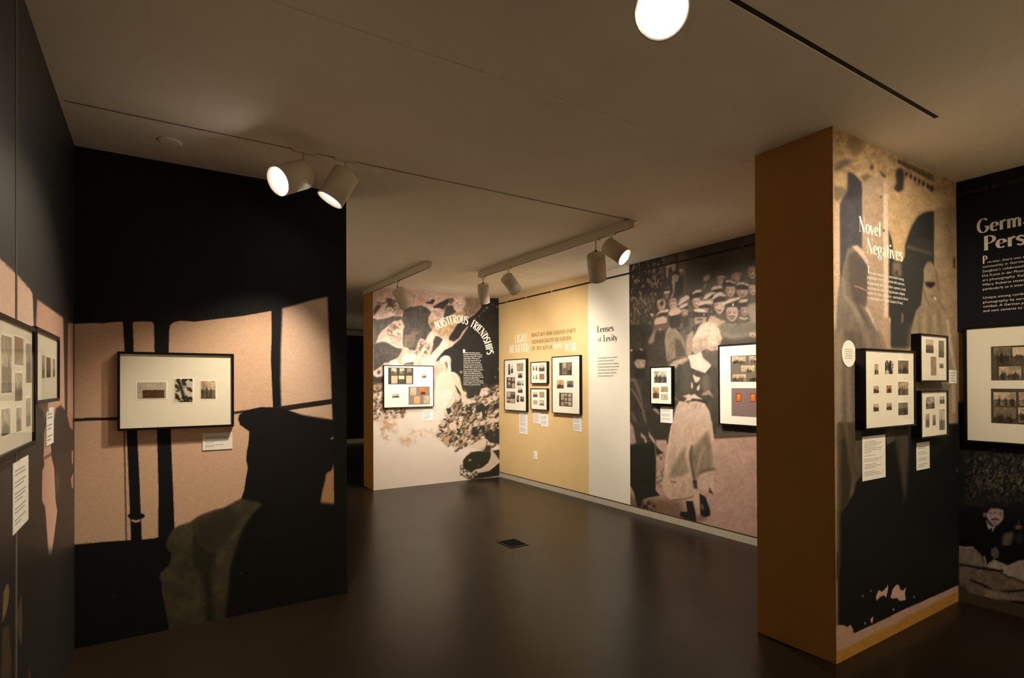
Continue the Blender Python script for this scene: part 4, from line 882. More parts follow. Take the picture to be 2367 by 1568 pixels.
mu.poly([(246, 830), (305, 782), (400, 822), (470, 790), (506, 786), (900, 800), (1200, 900), (1200, 1000), (506, 925), (400, 890), (330, 852)], (158, 126, 88), 1.2, mot=.08, ms=10); mu.line([(240, 760), (252, 800), (248, 830)], 16, (140, 112, 76), 1.5)
mu.line([(60, 812), (180, 832), (260, 850), (370, 858)], 13, (28, 21, 12), 1.5); mu.line([(150, 918), (230, 950), (300, 985), (400, 996), (510, 985), (800, 1000)], 15, (26, 20, 11), 1.5)
mu.line([(290, 900), (340, 920), (370, 945)], 18, (70, 54, 32), 3, .8); mu.poly([(240, 1010), (300, 975), (400, 1010), (420, 1050), (250, 1040)], (136, 108, 72), 2.5); mu.poly([(60, 940), (120, 960), (140, 1005), (60, 1000)], (54, 42, 22), 3)
mu.poly([(60, 1000), (200, 1020), (330, 1048), (506, 1085), (1200, 1300), (1200, 1800), (60, 1800)], (84, 66, 36), 2, mot=.08, ms=8)
mu.crop(2190, 720, 4.356)
mu.poly([(80, 205), (158, 222), (162, 912), (96, 914)], (128, 92, 38), 1)
mu.crop(2190, 1020, 2.859)
mu.scatter([(120, 90), (1200, 60), (1200, 400), (130, 400)], 150, (4, 10), [(96, 78, 42), (60, 50, 28), (128, 102, 56), (40, 34, 20)], 31, (0, 180), .6, None, .6, .8)
mu.texture([(60, 60), (1200, 40), (1200, 1300), (60, 1100)], .2, 6, 7)
t = mural_thing('dark mural with seated moustached man and white text panel on the right wall', (XW, 0.6, 0))
mu.build('printed_panel', M['mural'], t, 0.002, -1)
MUR_MAN = t
# ------------------------------------------------------------------ lettering
def arc(cx, cy, rx, ry, a0, a1, n=9):
    t = np.radians(np.linspace(a0, a1, n)); return list(zip(cx + rx * np.cos(t), cy + ry * np.sin(t)))
# high-contrast display letters: strokes (points, weight) with k thick, t thin, n pen (thick when vertical); unit = cap height
def _g():
    G = {}
    L = lambda *p: list(p)
    ser = lambda x, y, w=.16: ([(x - w / 2, y), (x + w / 2, y)], 't')
    G['I'] = (.26, [(L((.13, 0), (.13, 1)), 'k'), ser(.13, .015), ser(.13, .985)])
    G['L'] = (.46, [(L((.13, 0), (.13, 1)), 'k'), (L((.06, .02), (.40, .02), (.43, .2)), 't'), ser(.13, .985)])
    G['H'] = (.60, [(L((.13, 0), (.13, 1)), 'k'), (L((.47, 0), (.47, 1)), 'k'), (L((.13, .52), (.47, .52)), 't')] + [ser(x, y) for x in (.13, .47) for y in (.015, .985)])
    G['T'] = (.54, [(L((.27, 0), (.27, 1)), 'k'), (L((.02, .82), (.05, .98), (.49, .98), (.52, .82)), 't'), ser(.27, .015)])
    G['E'] = (.46, [(L((.13, 0), (.13, 1)), 'k'), (L((.06, .98), (.40, .98), (.41, .85)), 't'), (L((.13, .52), (.32, .52)), 't'), (L((.06, .02), (.40, .02), (.43, .18)), 't')])
    G['F'] = (.44, [(L((.13, 0), (.13, 1)), 'k'), (L((.06, .98), (.40, .98), (.41, .82)), 't'), (L((.13, .52), (.32, .52)), 't'), ser(.13, .015)])
    G['D'] = (.58, [(L((.13, 0), (.13, 1)), 'k'), ([(.06, .98), (.2, .98)] + arc(.2, .5, .31, .48, 90, -90, 13) + [(.06, .02)], 'n')])
    G['B'] = (.52, [(L((.13, 0), (.13, 1)), 'k'), ([(.06, .98), (.2, .98)] + arc(.22, .75, .2, .23, 90, -90) + [(.13, .52)], 'n'), (arc(.23, .27, .24, .25, 90, -90) + [(.06, .02)], 'n')])
    G['P'] = (.50, [(L((.13, 0), (.13, 1)), 'k'), ([(.06, .98), (.2, .98)] + arc(.22, .72, .23, .26, 90, -90) + [(.13, .46)], 'n'), ser(.13, .015)])
    G['R'] = (.56, [(L((.13, 0), (.13, 1)), 'k'), ([(.06, .98), (.2, .98)] + arc(.22, .75, .22, .23, 90, -90) + [(.13, .52)], 'n'), (L((.24, .52), (.36, .2), (.45, .02), (.54, .0)), 'k'), ser(.13, .015)])
    G['O'] = (.62, [(arc(.31, .5, .24, .48, 90, 450, 25), 'n')])
    G['G'] = (.62, [(arc(.31, .5, .24, .48, 45, 300, 19) + [(.5, .2), (.5, .42)], 'n'), (L((.36, .42), (.58, .42)), 't')])
    G['U'] = (.60, [(L((.13, 1), (.13, .3)) + arc(.3, .25, .17, .23, 180, 360, 9) + [(.47, 1)], 'n'), ser(.13, .985), ser(.47, .985)])
    G['S'] = (.48, [(arc(.24, .75, .16, .23, 20, 180, 8) + [(.10, .66), (.24, .53), (.36, .42)] + arc(.23, .25, .18, .23, 20, -160, 9), 's')])
    G['A'] = (.58, [(L((.06, 0), (.29, 1)), 't'), (L((.27, 1), (.50, 0)), 'k'), (L((.14, .34), (.40, .34)), 't'), ser(.06, .015, .14), ser(.51, .015, .14)])
    G['V'] = (.56, [(L((.06, 1), (.29, 0)), 'k'), (L((.29, 0), (.51, 1)), 't'), ser(.06, .985, .14), ser(.51, .985, .14)])
    G['W'] = (.84, [(L((.06, 1), (.25, 0)), 'k'), (L((.25, 0), (.42, .95)), 't'), (L((.40, 1), (.59, 0)), 'k'), (L((.59, 0), (.78, 1)), 't'), ser(.78, .985, .14), ser(.06, .985, .14)])
    G['X'] = (.56, [(L((.06, 1), (.50, 0)), 'k'), (L((.06, 0), (.50, 1)), 't')])
    G['Y'] = (.54, [(L((.05, 1), (.27, .48)), 'k'), (L((.49, 1), (.27, .48)), 't'), (L((.27, .5), (.27, 0)), 'k'), ser(.27, .015)])
    G['N'] = (.62, [(L((.10, 0), (.10, 1)), 't'), (L((.08, 1), (.50, 0)), 'k'), (L((.50, 0), (.50, 1)), 't'), ser(.10, .015), ser(.50, .985)])
    G['M'] = (.74, [(L((.10, 0), (.12, 1)), 't'), (L((.12, 1), (.36, .05)), 'k'), (L((.36, .05), (.60, 1)), 't'), (L((.62, 0), (.60, 1)), 'k'), ser(.10, .015), ser(.62, .015)])
    x = .62
    G['o'] = (.46, [(arc(.23, x / 2, .17, x / 2 - .01, 90, 450, 21), 'n')])
    G['e'] = (.42, [(arc(.215, x / 2, .15, x / 2 - .02, 8, 312, 17), 'n'), (L((.10, .31), (.35, .345)), 't')])
    G['l'] = (.24, [(L((.12, 0), (.12, 1.02)), 'k'), (L((.04, .98), (.12, 1.0)), 't')])
    G['i'] = (.24, [(L((.12, 0), (.12, x)), 'k'), (L((.12, .80), (.12, .94)), 'k'), (L((.04, x - .03), (.12, x)), 't')])
    G['v'] = (.42, [(L((.05, x), (.21, 0)), 'k'), (L((.21, 0), (.37, x)), 't')])
    G['y'] = (.42, [(L((.05, x), (.22, .02)), 'k'), (L((.38, x), (.22, .02), (.12, -.24), (.03, -.26)), 't')])
    G['n'] = (.48, [(L((.11, 0), (.11, x)), 'k'), ([(.11, .44), (.2, x - .04), (.28, x - .02), (.36, .5), (.37, 0)], 'n')])
    G['m'] = (.72, [(L((.11, 0), (.11, x)), 'k'), ([(.11, .44), (.2, x - .04), (.27, x - .02), (.34, .5), (.35, 0)], 'n'), ([(.35, .44), (.44, x - .04), (.51, x - .02), (.58, .5), (.59, 0)], 'n')])
    G['r'] = (.34, [(L((.11, 0), (.11, x)), 'k'), ([(.11, .42), (.18, .57), (.27, .61), (.31, .54)], 's')])
    G['s'] = (.36, [(arc(.18, .46, .12, .15, 20, 180, 7) + [(.08, .4), (.18, .32), (.28, .25)] + arc(.17, .15, .13, .14, 20, -160, 8), 's')])
    G['t'] = (.30, [([(.13, .82), (.13, .14), (.18, .02), (.27, .05)], 'n'), (L((.02, x), (.26, x)), 't')])
    G['a'] = (.44, [([(.08, .52), (.15, .61), (.27, .58), (.31, .48), (.31, .02), (.38, .0)], 'n'), ([(.31, .38), (.16, .30), (.08, .16), (.14, .02), (.24, .04), (.31, .16)], 'n')])
    G['g'] = (.46, [(arc(.21, .40, .14, .21, 90, 450, 15), 'n'), ([(.14, .2), (.10, .10), (.2, .04), (.36, -.02), (.38, -.14), (.26, -.25), (.1, -.2), (.08, -.1), (.16, 0)], 'n'), (L((.3, .56), (.42, .62)), 't')])
    G['f'] = (.30, [([(.13, 0), (.13, .84), (.18, .98), (.28, .96)], 'n'), (L((.03, x), (.27, x)), 't')])
    G['p'] = (.48, [(L((.11, -.28), (.11, x)), 'k'), ([(.11, .48)] + arc(.2, .31, .18, .29, 110, -110, 11) + [(.11, .1)], 'n')])
    G['.'] = (.18, [(L((.08, .0), (.08, .11)), 'k')])
    G[' '] = (.26, [])
    return G
GLY = _g()
def glyph_word(text, thick=.13, thin=.035, gap=.0):
    """list of (x offset, stroke polygons) and the total width, cap height 1"""
    out, x = [], 0.0
    for ch in text:
        w, strokes = GLY[ch]
        polys = []
        for pts, wt in strokes:
            p = np.asarray(pts, float)
            if len(p) == 2 and wt != 'n': p = np.array([p[0], (p[0] + p[1]) / 2, p[1]])
            d = np.gradient(p, axis=0); d /= np.maximum(1e-9, np.linalg.norm(d, axis=1))[:, None]
            nn = np.stack([-d[:, 1], d[:, 0]], -1)
            if wt == 'k': h = np.full(len(p), thick)
            elif wt == 't': h = np.full(len(p), thin)
            elif wt == 's': h = thin + (thick - thin) * (.25 + .75 * np.sin(np.linspace(0, math.pi, len(p))))
            else: h = thin + (thick - thin) * np.abs(d[:, 1]) ** 1.6
            polys.append((p + nn * h[:, None] / 2, p - nn * h[:, None] / 2))
        out.append((x, polys)); x += w + gap
    return out, x - gap
def letters_mesh(name, items, place, material, parent, nrm=(0, -1, 0)):
    """items: list of (xoffset, polys); place(x, y) -> world point"""
    V, Fc = [], []; nrm = np.array(nrm, float)
    for x0, polys in items:
        for i_, (A, B_) in enumerate(polys):      # each stroke a hair in front of the one before
            n = len(V); k = len(A); up = nrm * i_ * .00012
            V += [np.array(place(x0 + a[0], a[1])) + up for a in A] + [np.array(place(x0 + b[0], b[1])) + up for b in B_]
            Fc += [(n + i, n + i + 1, n + k + i + 1, n + k + i) for i in range(k - 1)]
    me = bpy.data.meshes.new(name); me.from_pydata([tuple(map(float, v)) for v in V], [], Fc); me.update()
    o = add(name, me, material, parent)
    return o
def wallpt(axis, val, sign, off=0.0028):
    """placing function on a wall: u, z -> world"""
    a = val + sign * off
    return (lambda u, z: (a, u, z)) if axis == 0 else (lambda u, z: (u, a, z))
def title(text, p0, p1, hpx, axis, val, sign, material, parent, thick=.13, thin=.035, name='title_word', off=0.0028):
    """a word from baseline pixel p0 to p1, cap height hpx pixels at p0"""
    a = un(p0[0], p0[1], axis, val); b = un(p1[0], p1[1], axis, val); t = un(p0[0], p0[1] - hpx, axis, val)
    ua, ub = a[1 - axis], b[1 - axis]; za, zb = a[2], b[2]; hh = t[2] - za
    items, w = glyph_word(text, thick, thin)
    pl = wallpt(axis, val, sign, off)
    sx = (ub - ua) / w
    # slope of the baseline follows the wall line (level)
    z = (za + zb) / 2 if abs(zb - za) < 0.06 else None
    f = (lambda x, y: pl(ua + x * sx, z + y * hh)) if z is not None else (lambda x, y: pl(ua + x * sx, za + (zb - za) * x / w + y * hh))
    nr = [0, 0, 0]; nr[axis] = sign
    letters_mesh(name, items, f, material, parent, nr)

_font_cache = {}
def font_mesh(text):
    if text not in _font_cache:
        cu = bpy.data.curves.new('t', 'FONT'); cu.body = text; cu.size = 1.0; cu.resolution_u = 2
        ob = bpy.data.objects.new('t', cu); col.objects.link(ob)
        dg = bpy.context.evaluated_depsgraph_get(); me = ob.evaluated_get(dg).to_mesh()
        V = np.array([v.co[:2] for v in me.vertices]); Fc = [tuple(p.vertices) for p in me.polygons]
        ob.evaluated_get(dg).to_mesh_clear()
        bpy.data.objects.remove(ob); bpy.data.curves.remove(cu)
        _font_cache[text] = (V, Fc)
    return _font_cache[text]
def text_line(text, p0, p1, hpx, axis, val, sign, material, parent, off=0.0028):
    a = un(p0[0], p0[1], axis, val); b = un(p1[0], p1[1], axis, val); t = un(p0[0], p0[1] - hpx, axis, val)
    ua, ub = a[1 - axis], b[1 - axis]; z = (a[2] + b[2]) / 2; hh = t[2] - a[2]
    V, Fc = font_mesh(text)
    x0, x1 = V[:, 0].min(), V[:, 0].max()
    pl = wallpt(axis, val, sign, off)
    P = [tuple(map(float, pl(ua + (x - x0) / (x1 - x0) * (ub - ua), z + y * hh / 0.72))) for x, y in V]
    me = bpy.data.meshes.new('text_line'); me.from_pydata(P, [], Fc); me.update()
    o = add('text_line', me, material, parent); o['kind'] = 'stuff'
    return o

# title and text on the rock mural: the words follow an arch
C = (840, 640, 6.031)
def e2p(x, y, c=C): return (c[0] + x / c[2], c[1] + y / c[2])
wp = wallpt(1, YR, -1)
crv = [(1020, 745), (1075, 722), (1130, 692), (1185, 672), (1240, 655), (1300, 648), (1360, 650), (1415, 662), (1455, 672), (1500, 700), (1550, 735), (1600, 780), (1640, 830), (1668, 885), (1690, 940), (1705, 1000), (1718, 1060), (1722, 1090)]
cw = np.array([un(*e2p(x, y), 1, YR)[[0, 2]] for x, y in crv])
seg = np.r_[0, np.cumsum(np.linalg.norm(np.diff(cw, axis=0), axis=1))]
def on_curve(s):
    p = np.array([np.interp(s, seg, cw[:, k]) for k in (0, 1)]); q = np.array([np.interp(min(s + .03, seg[-1]), seg, cw[:, k]) for k in (0, 1)]); o_ = np.array([np.interp(max(s - .03, 0), seg, cw[:, k]) for k in (0, 1)])
    d = (q - o_) / np.linalg.norm(q - o_); return p, d, np.array([-d[1], d[0]])
hh = 0.135
for word, s0, s1 in (('BOISTEROUS', 0.0, 0.475 * seg[-1]), ('FRIENDSHIPS', 0.52 * seg[-1], seg[-1])):
    items, w = glyph_word(word, .17, .05)
    k = (s1 - s0) / w
    V = []
    def place(x, y):
        p, d, n = on_curve(s0 + x * k); r = p + n * y * hh
        return wp(r[0], r[1])
    letters_mesh('title_word', items, place, M['letw'], MUR_ROCK)
LN = ['mages purposefully captured', 'individual, unhesitatingly distinctive', 'friendships along with energetic', 'relationships. What type of', 'relationship represented is not', 'always clear. Homosexuality', 'could be, and was, punished by', 'much reported in some militaries', 'of WWI. What is evident is that', 'the modern gay rights movement', 'began, in part, as individuals', 'experienced differing personal', 'attitudes and cultural responses', 'to same sex relationships. Though', 'extremely limited, greater', 'acceptance of queer relationships', 'began in Britain, Germany, Russia', 'and the U.S. at the war\u2019s end.']
EN = [1622, 1655, 1655, 1622, 1640, 1628, 1648, 1650, 1660, 1670, 1632, 1650, 1660, 1672, 1620, 1668, 1675, 1632]
for i, (s_, e_) in enumerate(zip(LN, EN)):
    y = 1068 + i * 26.2
    text_line(s_, e2p(1412 if i == 0 else 1394, y), e2p(e_, y - 2), 3.0, 1, YR, -1, M['letw'], MUR_ROCK)
title('I', e2p(1394, 1062), e2p(1410, 1062), 8, 1, YR, -1, M['letw'], MUR_ROCK, .5, .1, 'initial')

# painted quotation on the tan wall and heading on the white band
C2 = (1140, 660, 6.534)
P2 = lambda x, y: e2p(x, y, C2)
q = tag(empty('wall_lettering', (XW, 7, 1.9)), 'white and brown capital letters of a quotation on the tan wall', 'lettering')
A = (0, XW, -1)
for w_, a, b, h_, m_ in (('LIGHT', (330, 868), (515, 855), 18.5, 'letw'), ('HEARTED', (248, 1024), (535, 998), 18, 'letw'),
        ('IMAGES', (582, 780), (702, 768), 8.6, 'lett'), ('SENT', (712, 767), (795, 758), 8.6, 'lett'), ('HOME', (805, 757), (898, 748), 8.8, 'lett'), ('LESSENED', (908, 747), (1090, 729), 8.8, 'lett'), ('ANXIETY', (1104, 727), (1252, 703), 9, 'lett'),
        ('AND', (582, 886), (648, 880), 9, 'lett'), ('DEMONSTRATED', (655, 879), (918, 852), 9, 'lett'), ('THE', (928, 851), (992, 844), 9, 'lett'), ('EVERYDAY', (1004, 842), (1185, 822), 9.2, 'lett'),
        ('LIFE', (582, 984), (640, 980), 9, 'lett'), ('THAT', (655, 979), (738, 973), 9, 'lett'), ('WENT', (750, 972), (838, 966), 9, 'lett'), ('ON', (850, 965), (895, 962), 9, 'lett'),
        ('DESPITE', (915, 955), (1050, 938), 9.5, 'letw'), ('WAR.', (1082, 992), (1272, 1002), 20, 'letw')):
    title(w_, P2(*a), P2(*b), h_, *A, M[m_], q, .15, .05, 'word', 0.0028)
C3 = (1340, 720, 8.71)
P3 = lambda x, y: e2p(x, y, C3)
q = tag(empty('wall_lettering', (XW, 5.4, 1.8)), 'dark two line heading and small paragraph on the white wall band', 'lettering')
title('Lenses', P3(352, 428), P3(690, 395), 15.5, *A, M['letd'], q, .13, .035, 'word')
title('of', P3(372, 610), P3(438, 606), 10.5, *A, M['letd'], q, .10, .035, 'word')
title('Levity', P3(478, 610), P3(765, 588), 15.5, *A, M['letd'], q, .13, .035, 'word')
for i, (s_, e_, x0) in enumerate((('For some fighters, life in the military', 765, 368), ('consisted of long periods of', 690, 368), ('waiting followed by intense fighting.', 778, 368), ('Countless photographs reveal friends', 795, 368), ('and comrades smiling, gathered in', 760, 368), ('groups and dog teams, gambling,', 745, 368), ('drinking, and joking around.', 690, 368))):
    y = 952 + i * 61
    text_line(s_, P3(x0, y), P3(e_, y - 14), 3.6, *A, M['letd'], q)

# heading on the hooded-figure mural
C4 = (1920, 480, 5.6)
P4 = lambda x, y: e2p(x, y, C4)
A = (1, YC, -1)
title('Novel', P4(360, 305), P4(645, 388), 35, *A, M['letw'], MUR_HOOD, .15, .03)
title('Negatives', P4(462, 585), P4(930, 698), 35, *A, M['letw'], MUR_HOOD, .15, .03)
title('T', P4(470, 848), P4(500, 856), 17, *A, M['letw'], MUR_HOOD, .2, .06, 'initial')
for i, (s_, x0, y0, x1, y1) in enumerate((('he war created unseen encounters among', 502, 858, 938, 950), ('populations. For those armed with cameras,', 468, 922, 952, 1008), ('foreign lands with unfamiliar customs, food,', 468, 990, 966, 1080), ('environments and clothing became subject', 468, 1056, 955, 1138), ('matter for their snapshots \u2013 particularly those', 468, 1120, 994, 1204), ('on the Eastern or Middle Eastern Fronts.', 468, 1186, 932, 1256))):
    text_line(s_, P4(x0, y0), P4(x1, y1), 7.4, *A, M['letw'], MUR_HOOD)

# heading and text on the dark mural
C5 = (2190, 360, 3.92)
P5 = lambda x, y: e2p(x, y, C5)
A = (0, XW, -1)
title('German', P5(268, 700), P5(880, 610), 33, *A, M['letw'], MUR_MAN, .15, .045)
title('Perspe', P5(322, 850), P5(950, 775), 33, *A, M['letw'], MUR_MAN, .15, .045)
title('P', P5(318, 980), P5(362, 975), 18, *A, M['letw'], MUR_MAN, .16, .05, 'initial')
G_ = [('re-war, there was a', 365, 972, 700, 928), ('community in German', 318, 1018, 712, 965), ('Steiglets\u2019s celebrated j', 318, 1058, 712, 1008), ('Die Kunst in der Photog', 318, 1097, 725, 1050), ('art photography. Kais', 320, 1138, 712, 1092), ('Hilary Roberts states', 322, 1178, 700, 1138), ('particularly as it inters', 322, 1218, 708, 1180),
      ('Unique among comba', 324, 1298, 710, 1260), ('photography by servi', 324, 1338, 712, 1304), ('combat. A German pr', 326, 1376, 712, 1344), ('and sent cameras to t', 326, 1416, 706, 1388)]
for s_, x0, y0, x1, y1 in G_:
    text_line(s_, P5(x0, y0), P5(x1, y1), 5.4, *A, M['letw'], MUR_MAN)
# ------------------------------------------------------------------ framed pictures and captions
class Wallface:
    def __init__(s, axis, val, sign): s.axis, s.val, s.sign = axis, val, sign
    def at(s, px, py, off): return un(px, py, s.axis, s.val + s.sign * off)
    def uv(s, px, py, off):
        p = s.at(px, py, off); return float(p[1 - s.axis]), float(p[2])
    def pt(s, u, v, off):
        a = s.val + s.sign * off
        return (a, u, v) if s.axis == 0 else (u, a, v)
    def box(s, mb, u0, u1, v0, v1, o0, o1):
        a, b = sorted((s.val + s.sign * o0, s.val + s.sign * o1)); u0, u1 = sorted((u0, u1))
        return mb.box(a, b, u0, u1, v0, v1) if s.axis == 0 else mb.box(u0, u1, a, b, v0, v1)
WF = dict(left=Wallface(0, XL, 1), centre=Wallface(1, YM, -1), back=Wallface(1, YR, -1), right=Wallface(0, XW, -1), stub=Wallface(1, YC, -1))

def photo_pixels(n, m, kind, seed):
    """colours of a small old print: pale sky, dark ground and figures, toned"""
    r = np.random.default_rng(seed)
    y, x = np.mgrid[0:m, 0:n]; X = x / (n - 1); Y = y / (m - 1)      # Y up
    base = fbm(X * 5 + seed, Y * 5 + seed * 3, seed % 12) - .5
    fine = fbm(X * 14 + seed, Y * 14, (seed + 5) % 12) - .5
    hor = r.uniform(.25, .55)
    v = np.where(Y > hor, .72, .42) + base * .5 + fine * .25
    if kind in ('grp', 'dark', 'fig', 'port'):
        for _ in range({'grp': 9, 'dark': 7, 'fig': 3, 'port': 1}[kind]):
            cx = r.uniform(.12, .88) if kind != 'port' else r.uniform(.4, .6)
            w = r.uniform(.05, .10) if kind != 'port' else .2
            h = r.uniform(.18, .34) if kind != 'port' else .36
            cy = hor * .6 + r.uniform(-.05, .1)
            b = ((X - cx) / w) ** 2 + ((Y - cy) / h) ** 2
            v = np.where(b < 1, .16 + .2 * r.random(), v)
            hd = ((X - cx) / (w * .6)) ** 2 + ((Y - cy - h * 1.05) / (h * .28)) ** 2
            v = np.where(hd < 1, .55, v)
    if kind == 'plain': v = .62 + base * .3
    if kind == 'tree': v = .82 - .64 * np.clip(np.maximum(.14 - np.abs(X - .62 + .4 * Y), (base - .02) * 1.4) / .10, 0, 1) + fine * .2
    if kind == 'dark': v = v * .62
    if kind == 'ground': v = np.where(Y > .55 + base * .3, .82, .28) + fine * .3
    if kind == 'field': v = np.where((Y < .52 + base * .12) & (X > .16) & (X < .93) & (Y > .06), .34, .74) + fine * .25 + base * .1
    if kind == 'cell': v = np.where((X < .12) | (X > .88) | (Y < .1) | (Y > .9), .34, .62) + np.exp(-((X - .45) / .2) ** 2 - ((Y - .7) / .2) ** 2) * .3 + fine * .2
    if kind == 'pale': v = .72 + base * .25
    v = np.clip(v, .06, .95)
    tone = dict(brown=(1.0, .86, .70), grey=(.98, .94, .84), orange=(1.12, .84, .56), amber=(1.25, .62, .22), red=(.95, .62, .46), sep=(1.0, .88, .72))
    return v, tone

def print_part(wf, u0, u1, v0, v1, off, kind, tone, seed, parent, name='photograph', n=26, dens=None):
    m = max(8, int(n * abs((v1 - v0) / (u1 - u0)))); m = min(m, 44)
    v, T = photo_pixels(n, m, kind, seed)
    t = np.array(T[tone])
    if kind == 'field': t = np.where(v[..., None] > .55, np.array(T['grey']), t)
    c = np.clip((v[..., None] * t), .01, .95) ** 2.0 * .9
    us = np.linspace(u0, u1, n); zs = np.linspace(v0, v1, m)
    P = np.array([wf.pt(u, z, off) for z in zs for u in us])
    i = np.arange(n * m).reshape(m, n)
    q = np.stack([i[:-1, :-1], i[:-1, 1:], i[1:, 1:], i[1:, :-1]], -1).reshape(-1, 4)
    # face the room
    a, b, d = P[q[0, 0]], P[q[0, 1]], P[q[0, 3]]
    nrm = np.cross(b - a, d - a)
    want = np.zeros(3); want[wf.axis] = wf.sign
    if nrm @ want < 0: q = q[:, ::-1]
    return grid_mesh(name, P, q, np.clip(c, .004, .85).reshape(-1, 3), M['photo'], parent)

_seed = [11]
def framed(wall, label, corners, crop, items, depth=0.04, rail=0.014, group=None):
    """corners: (xl, yl_top, yl_bottom, xr, yr_top, yr_bottom) of the front edge in photograph pixels; items in crop pixels"""
    wf = WF[wall]; xl, ylt, ylb, xr, yrt, yrb = corners
    uL = (wf.uv(xl, ylt, depth)[0] + wf.uv(xl, ylb, depth)[0]) / 2; uR = (wf.uv(xr, yrt, depth)[0] + wf.uv(xr, yrb, depth)[0]) / 2
    vT = (wf.uv(xl, ylt, depth)[1] + wf.uv(xr, yrt, depth)[1]) / 2; vB = (wf.uv(xl, ylb, depth)[1] + wf.uv(xr, yrb, depth)[1]) / 2
    u0, u1 = sorted((uL, uR))
    root = tag(empty('framed_photographs', wf.pt((u0 + u1) / 2, vB, 0)), label, 'picture frame', group)
    g = 0.003
    for a in ((u0, u1, vT - rail, vT), (u0, u1, vB, vB + rail), (u0, u0 + rail, vB + rail, vT - rail), (u1 - rail, u1, vB + rail, vT - rail)):
        bevel(wf.box(MB(), a[0], a[1], a[2], a[3], g, depth).build('frame_rail', M['frame'], root), 0.0015, 1)
    matd = depth - 0.010
    wf.box(MB(), u0 + rail, u1 - rail, vB + rail, vT - rail, g, matd).build('mat_board', M['mat'], root)
    for it in items:
        kind, tone, x0, y0, x1, y1 = it[:6]; sub = it[6] if len(it) > 6 else ()
        bx = lambda X, Y: (crop[0] + X / crop[2], crop[1] + Y / crop[2])
        ym, xm = (y0 + y1) / 2, (x0 + x1) / 2
        ua = wf.uv(*bx(x0, ym), matd)[0]; ub = wf.uv(*bx(x1, ym), matd)[0]; va = wf.uv(*bx(xm, y1), matd)[1]; vb = wf.uv(*bx(xm, y0), matd)[1]
        a, b = sorted((ua, ub))
        if not sub and kind != 'sheet':
            ew, eh = (b - a) * .05 + .002, (vb - va) * .04 + .002
            wf.box(MB(), a - ew, b + ew, va - eh, vb + eh, matd, matd + 0.0008).build('mat_window', M['bevel'], root)
            _seed[0] += 1
            print_part(wf, a, b, va, vb, matd + 0.0014, kind, tone, _seed[0], root)
        else:
            sh = wf.box(MB(), a, b, va, vb, matd, matd + 0.0008).build('album_sheet', SHEET[tone], root)
            for k_, t_, X0, Y0, X1, Y1 in sub:
                YM_, XM_ = (Y0 + Y1) / 2, (X0 + X1) / 2
                A_, B_ = sorted((wf.uv(*bx(X0, YM_), matd)[0], wf.uv(*bx(X1, YM_), matd)[0])); C_, D_ = wf.uv(*bx(XM_, Y1), matd)[1], wf.uv(*bx(XM_, Y0), matd)[1]
                _seed[0] += 1
                print_part(wf, A_, B_, C_, D_, matd + 0.0014, k_, t_, _seed[0], sh)
    gl = wf.box(MB(), u0 + rail, u1 - rail, vB + rail, vT - rail, depth - 0.0045, depth - 0.0025).build('glass_pane', M['glass'], root)
    return root
SHEET = dict(black=mat('album_sheet_black', (52, 48, 40), .8), purple=mat('album_sheet_mauve', (128, 112, 108), .8), brown=mat('album_sheet_brown', (104, 92, 84), .8), mauve=mat('album_sheet_dull_mauve', (122, 98, 98), .8), dark=mat('album_sheet_dark_brown', (66, 56, 46), .8))

def caption(wall, label, q, lines, round_=False, group='caption cards'):
    """q: (xl, yl_top, yl_bottom, xr, yr_top, yr_bottom) pixels; lines: list of relative lengths, 0 = blank"""
    wf = WF[wall]; xl, ylt, ylb, xr, yrt, yrb = q; d = 0.006
    uL = (wf.uv(xl, ylt, d)[0] + wf.uv(xl, ylb, d)[0]) / 2; uR = (wf.uv(xr, yrt, d)[0] + wf.uv(xr, yrb, d)[0]) / 2
    vT = (wf.uv(xl, ylt, d)[1] + wf.uv(xr, yrt, d)[1]) / 2; vB = (wf.uv(xl, ylb, d)[1] + wf.uv(xr, yrb, d)[1]) / 2
    root = tag(empty('caption_card', wf.pt((uL + uR) / 2, vB, 0)), label, 'caption', group)
    if round_:
        cu, cv, ru, rv = (uL + uR) / 2, (vT + vB) / 2, abs(uR - uL) / 2, abs(vT - vB) / 2
        ring = lambda o, k=1.0: [wf.pt(cu + k * ru * math.cos(a), cv + k * rv * math.sin(a), o) for a in np.linspace(0, 2 * math.pi, 41)[:-1]]
        MB().rings([ring(0.0025), ring(d - .001), ring(d, .99)], smooth=False).build('card', M['card'], root)
    else:
        bevel(wf.box(MB(), uL, uR, vB, vT, 0.0025, d).build('card', M['card'], root), 0.0008, 1)
    n = len(lines); hgt = (vT - vB); mg = .30 if round_ else .10
    step = hgt * (1 - 2 * mg) / n
    r = random.Random(int(xl * 7 + ylt))
    for i, L in enumerate(lines):
        if not L: continue
        z = vT - hgt * mg - step * (i + .75); h = step * .38
        mb = MB(); ua = uL + (uR - uL) * (.22 if round_ else .09); span = (uR - uL) * (.56 if round_ else .80) * L
        x = 0.0
        while x < .97:
            w = min(r.uniform(.08, .2), 1 - x)
            wf.box(mb, ua + span * x, ua + span * (x + w * .86), z, z + h, d - .0001, d + .0003); x += w
        o = mb.build('print_line', M['ink'], root); o['kind'] = 'stuff'
    return root

PX = (0, 0, 1)
# centre wall
framed('centre', 'wide black frame with three small photographs on the silhouette mural', (271, 813, 996, 541, 818, 987), PX,
       [('field', 'red', 317, 884, 384, 922), ('tree', 'grey', 402, 876, 445, 930), ('fig', 'sep', 464, 881, 498, 922)], .045)
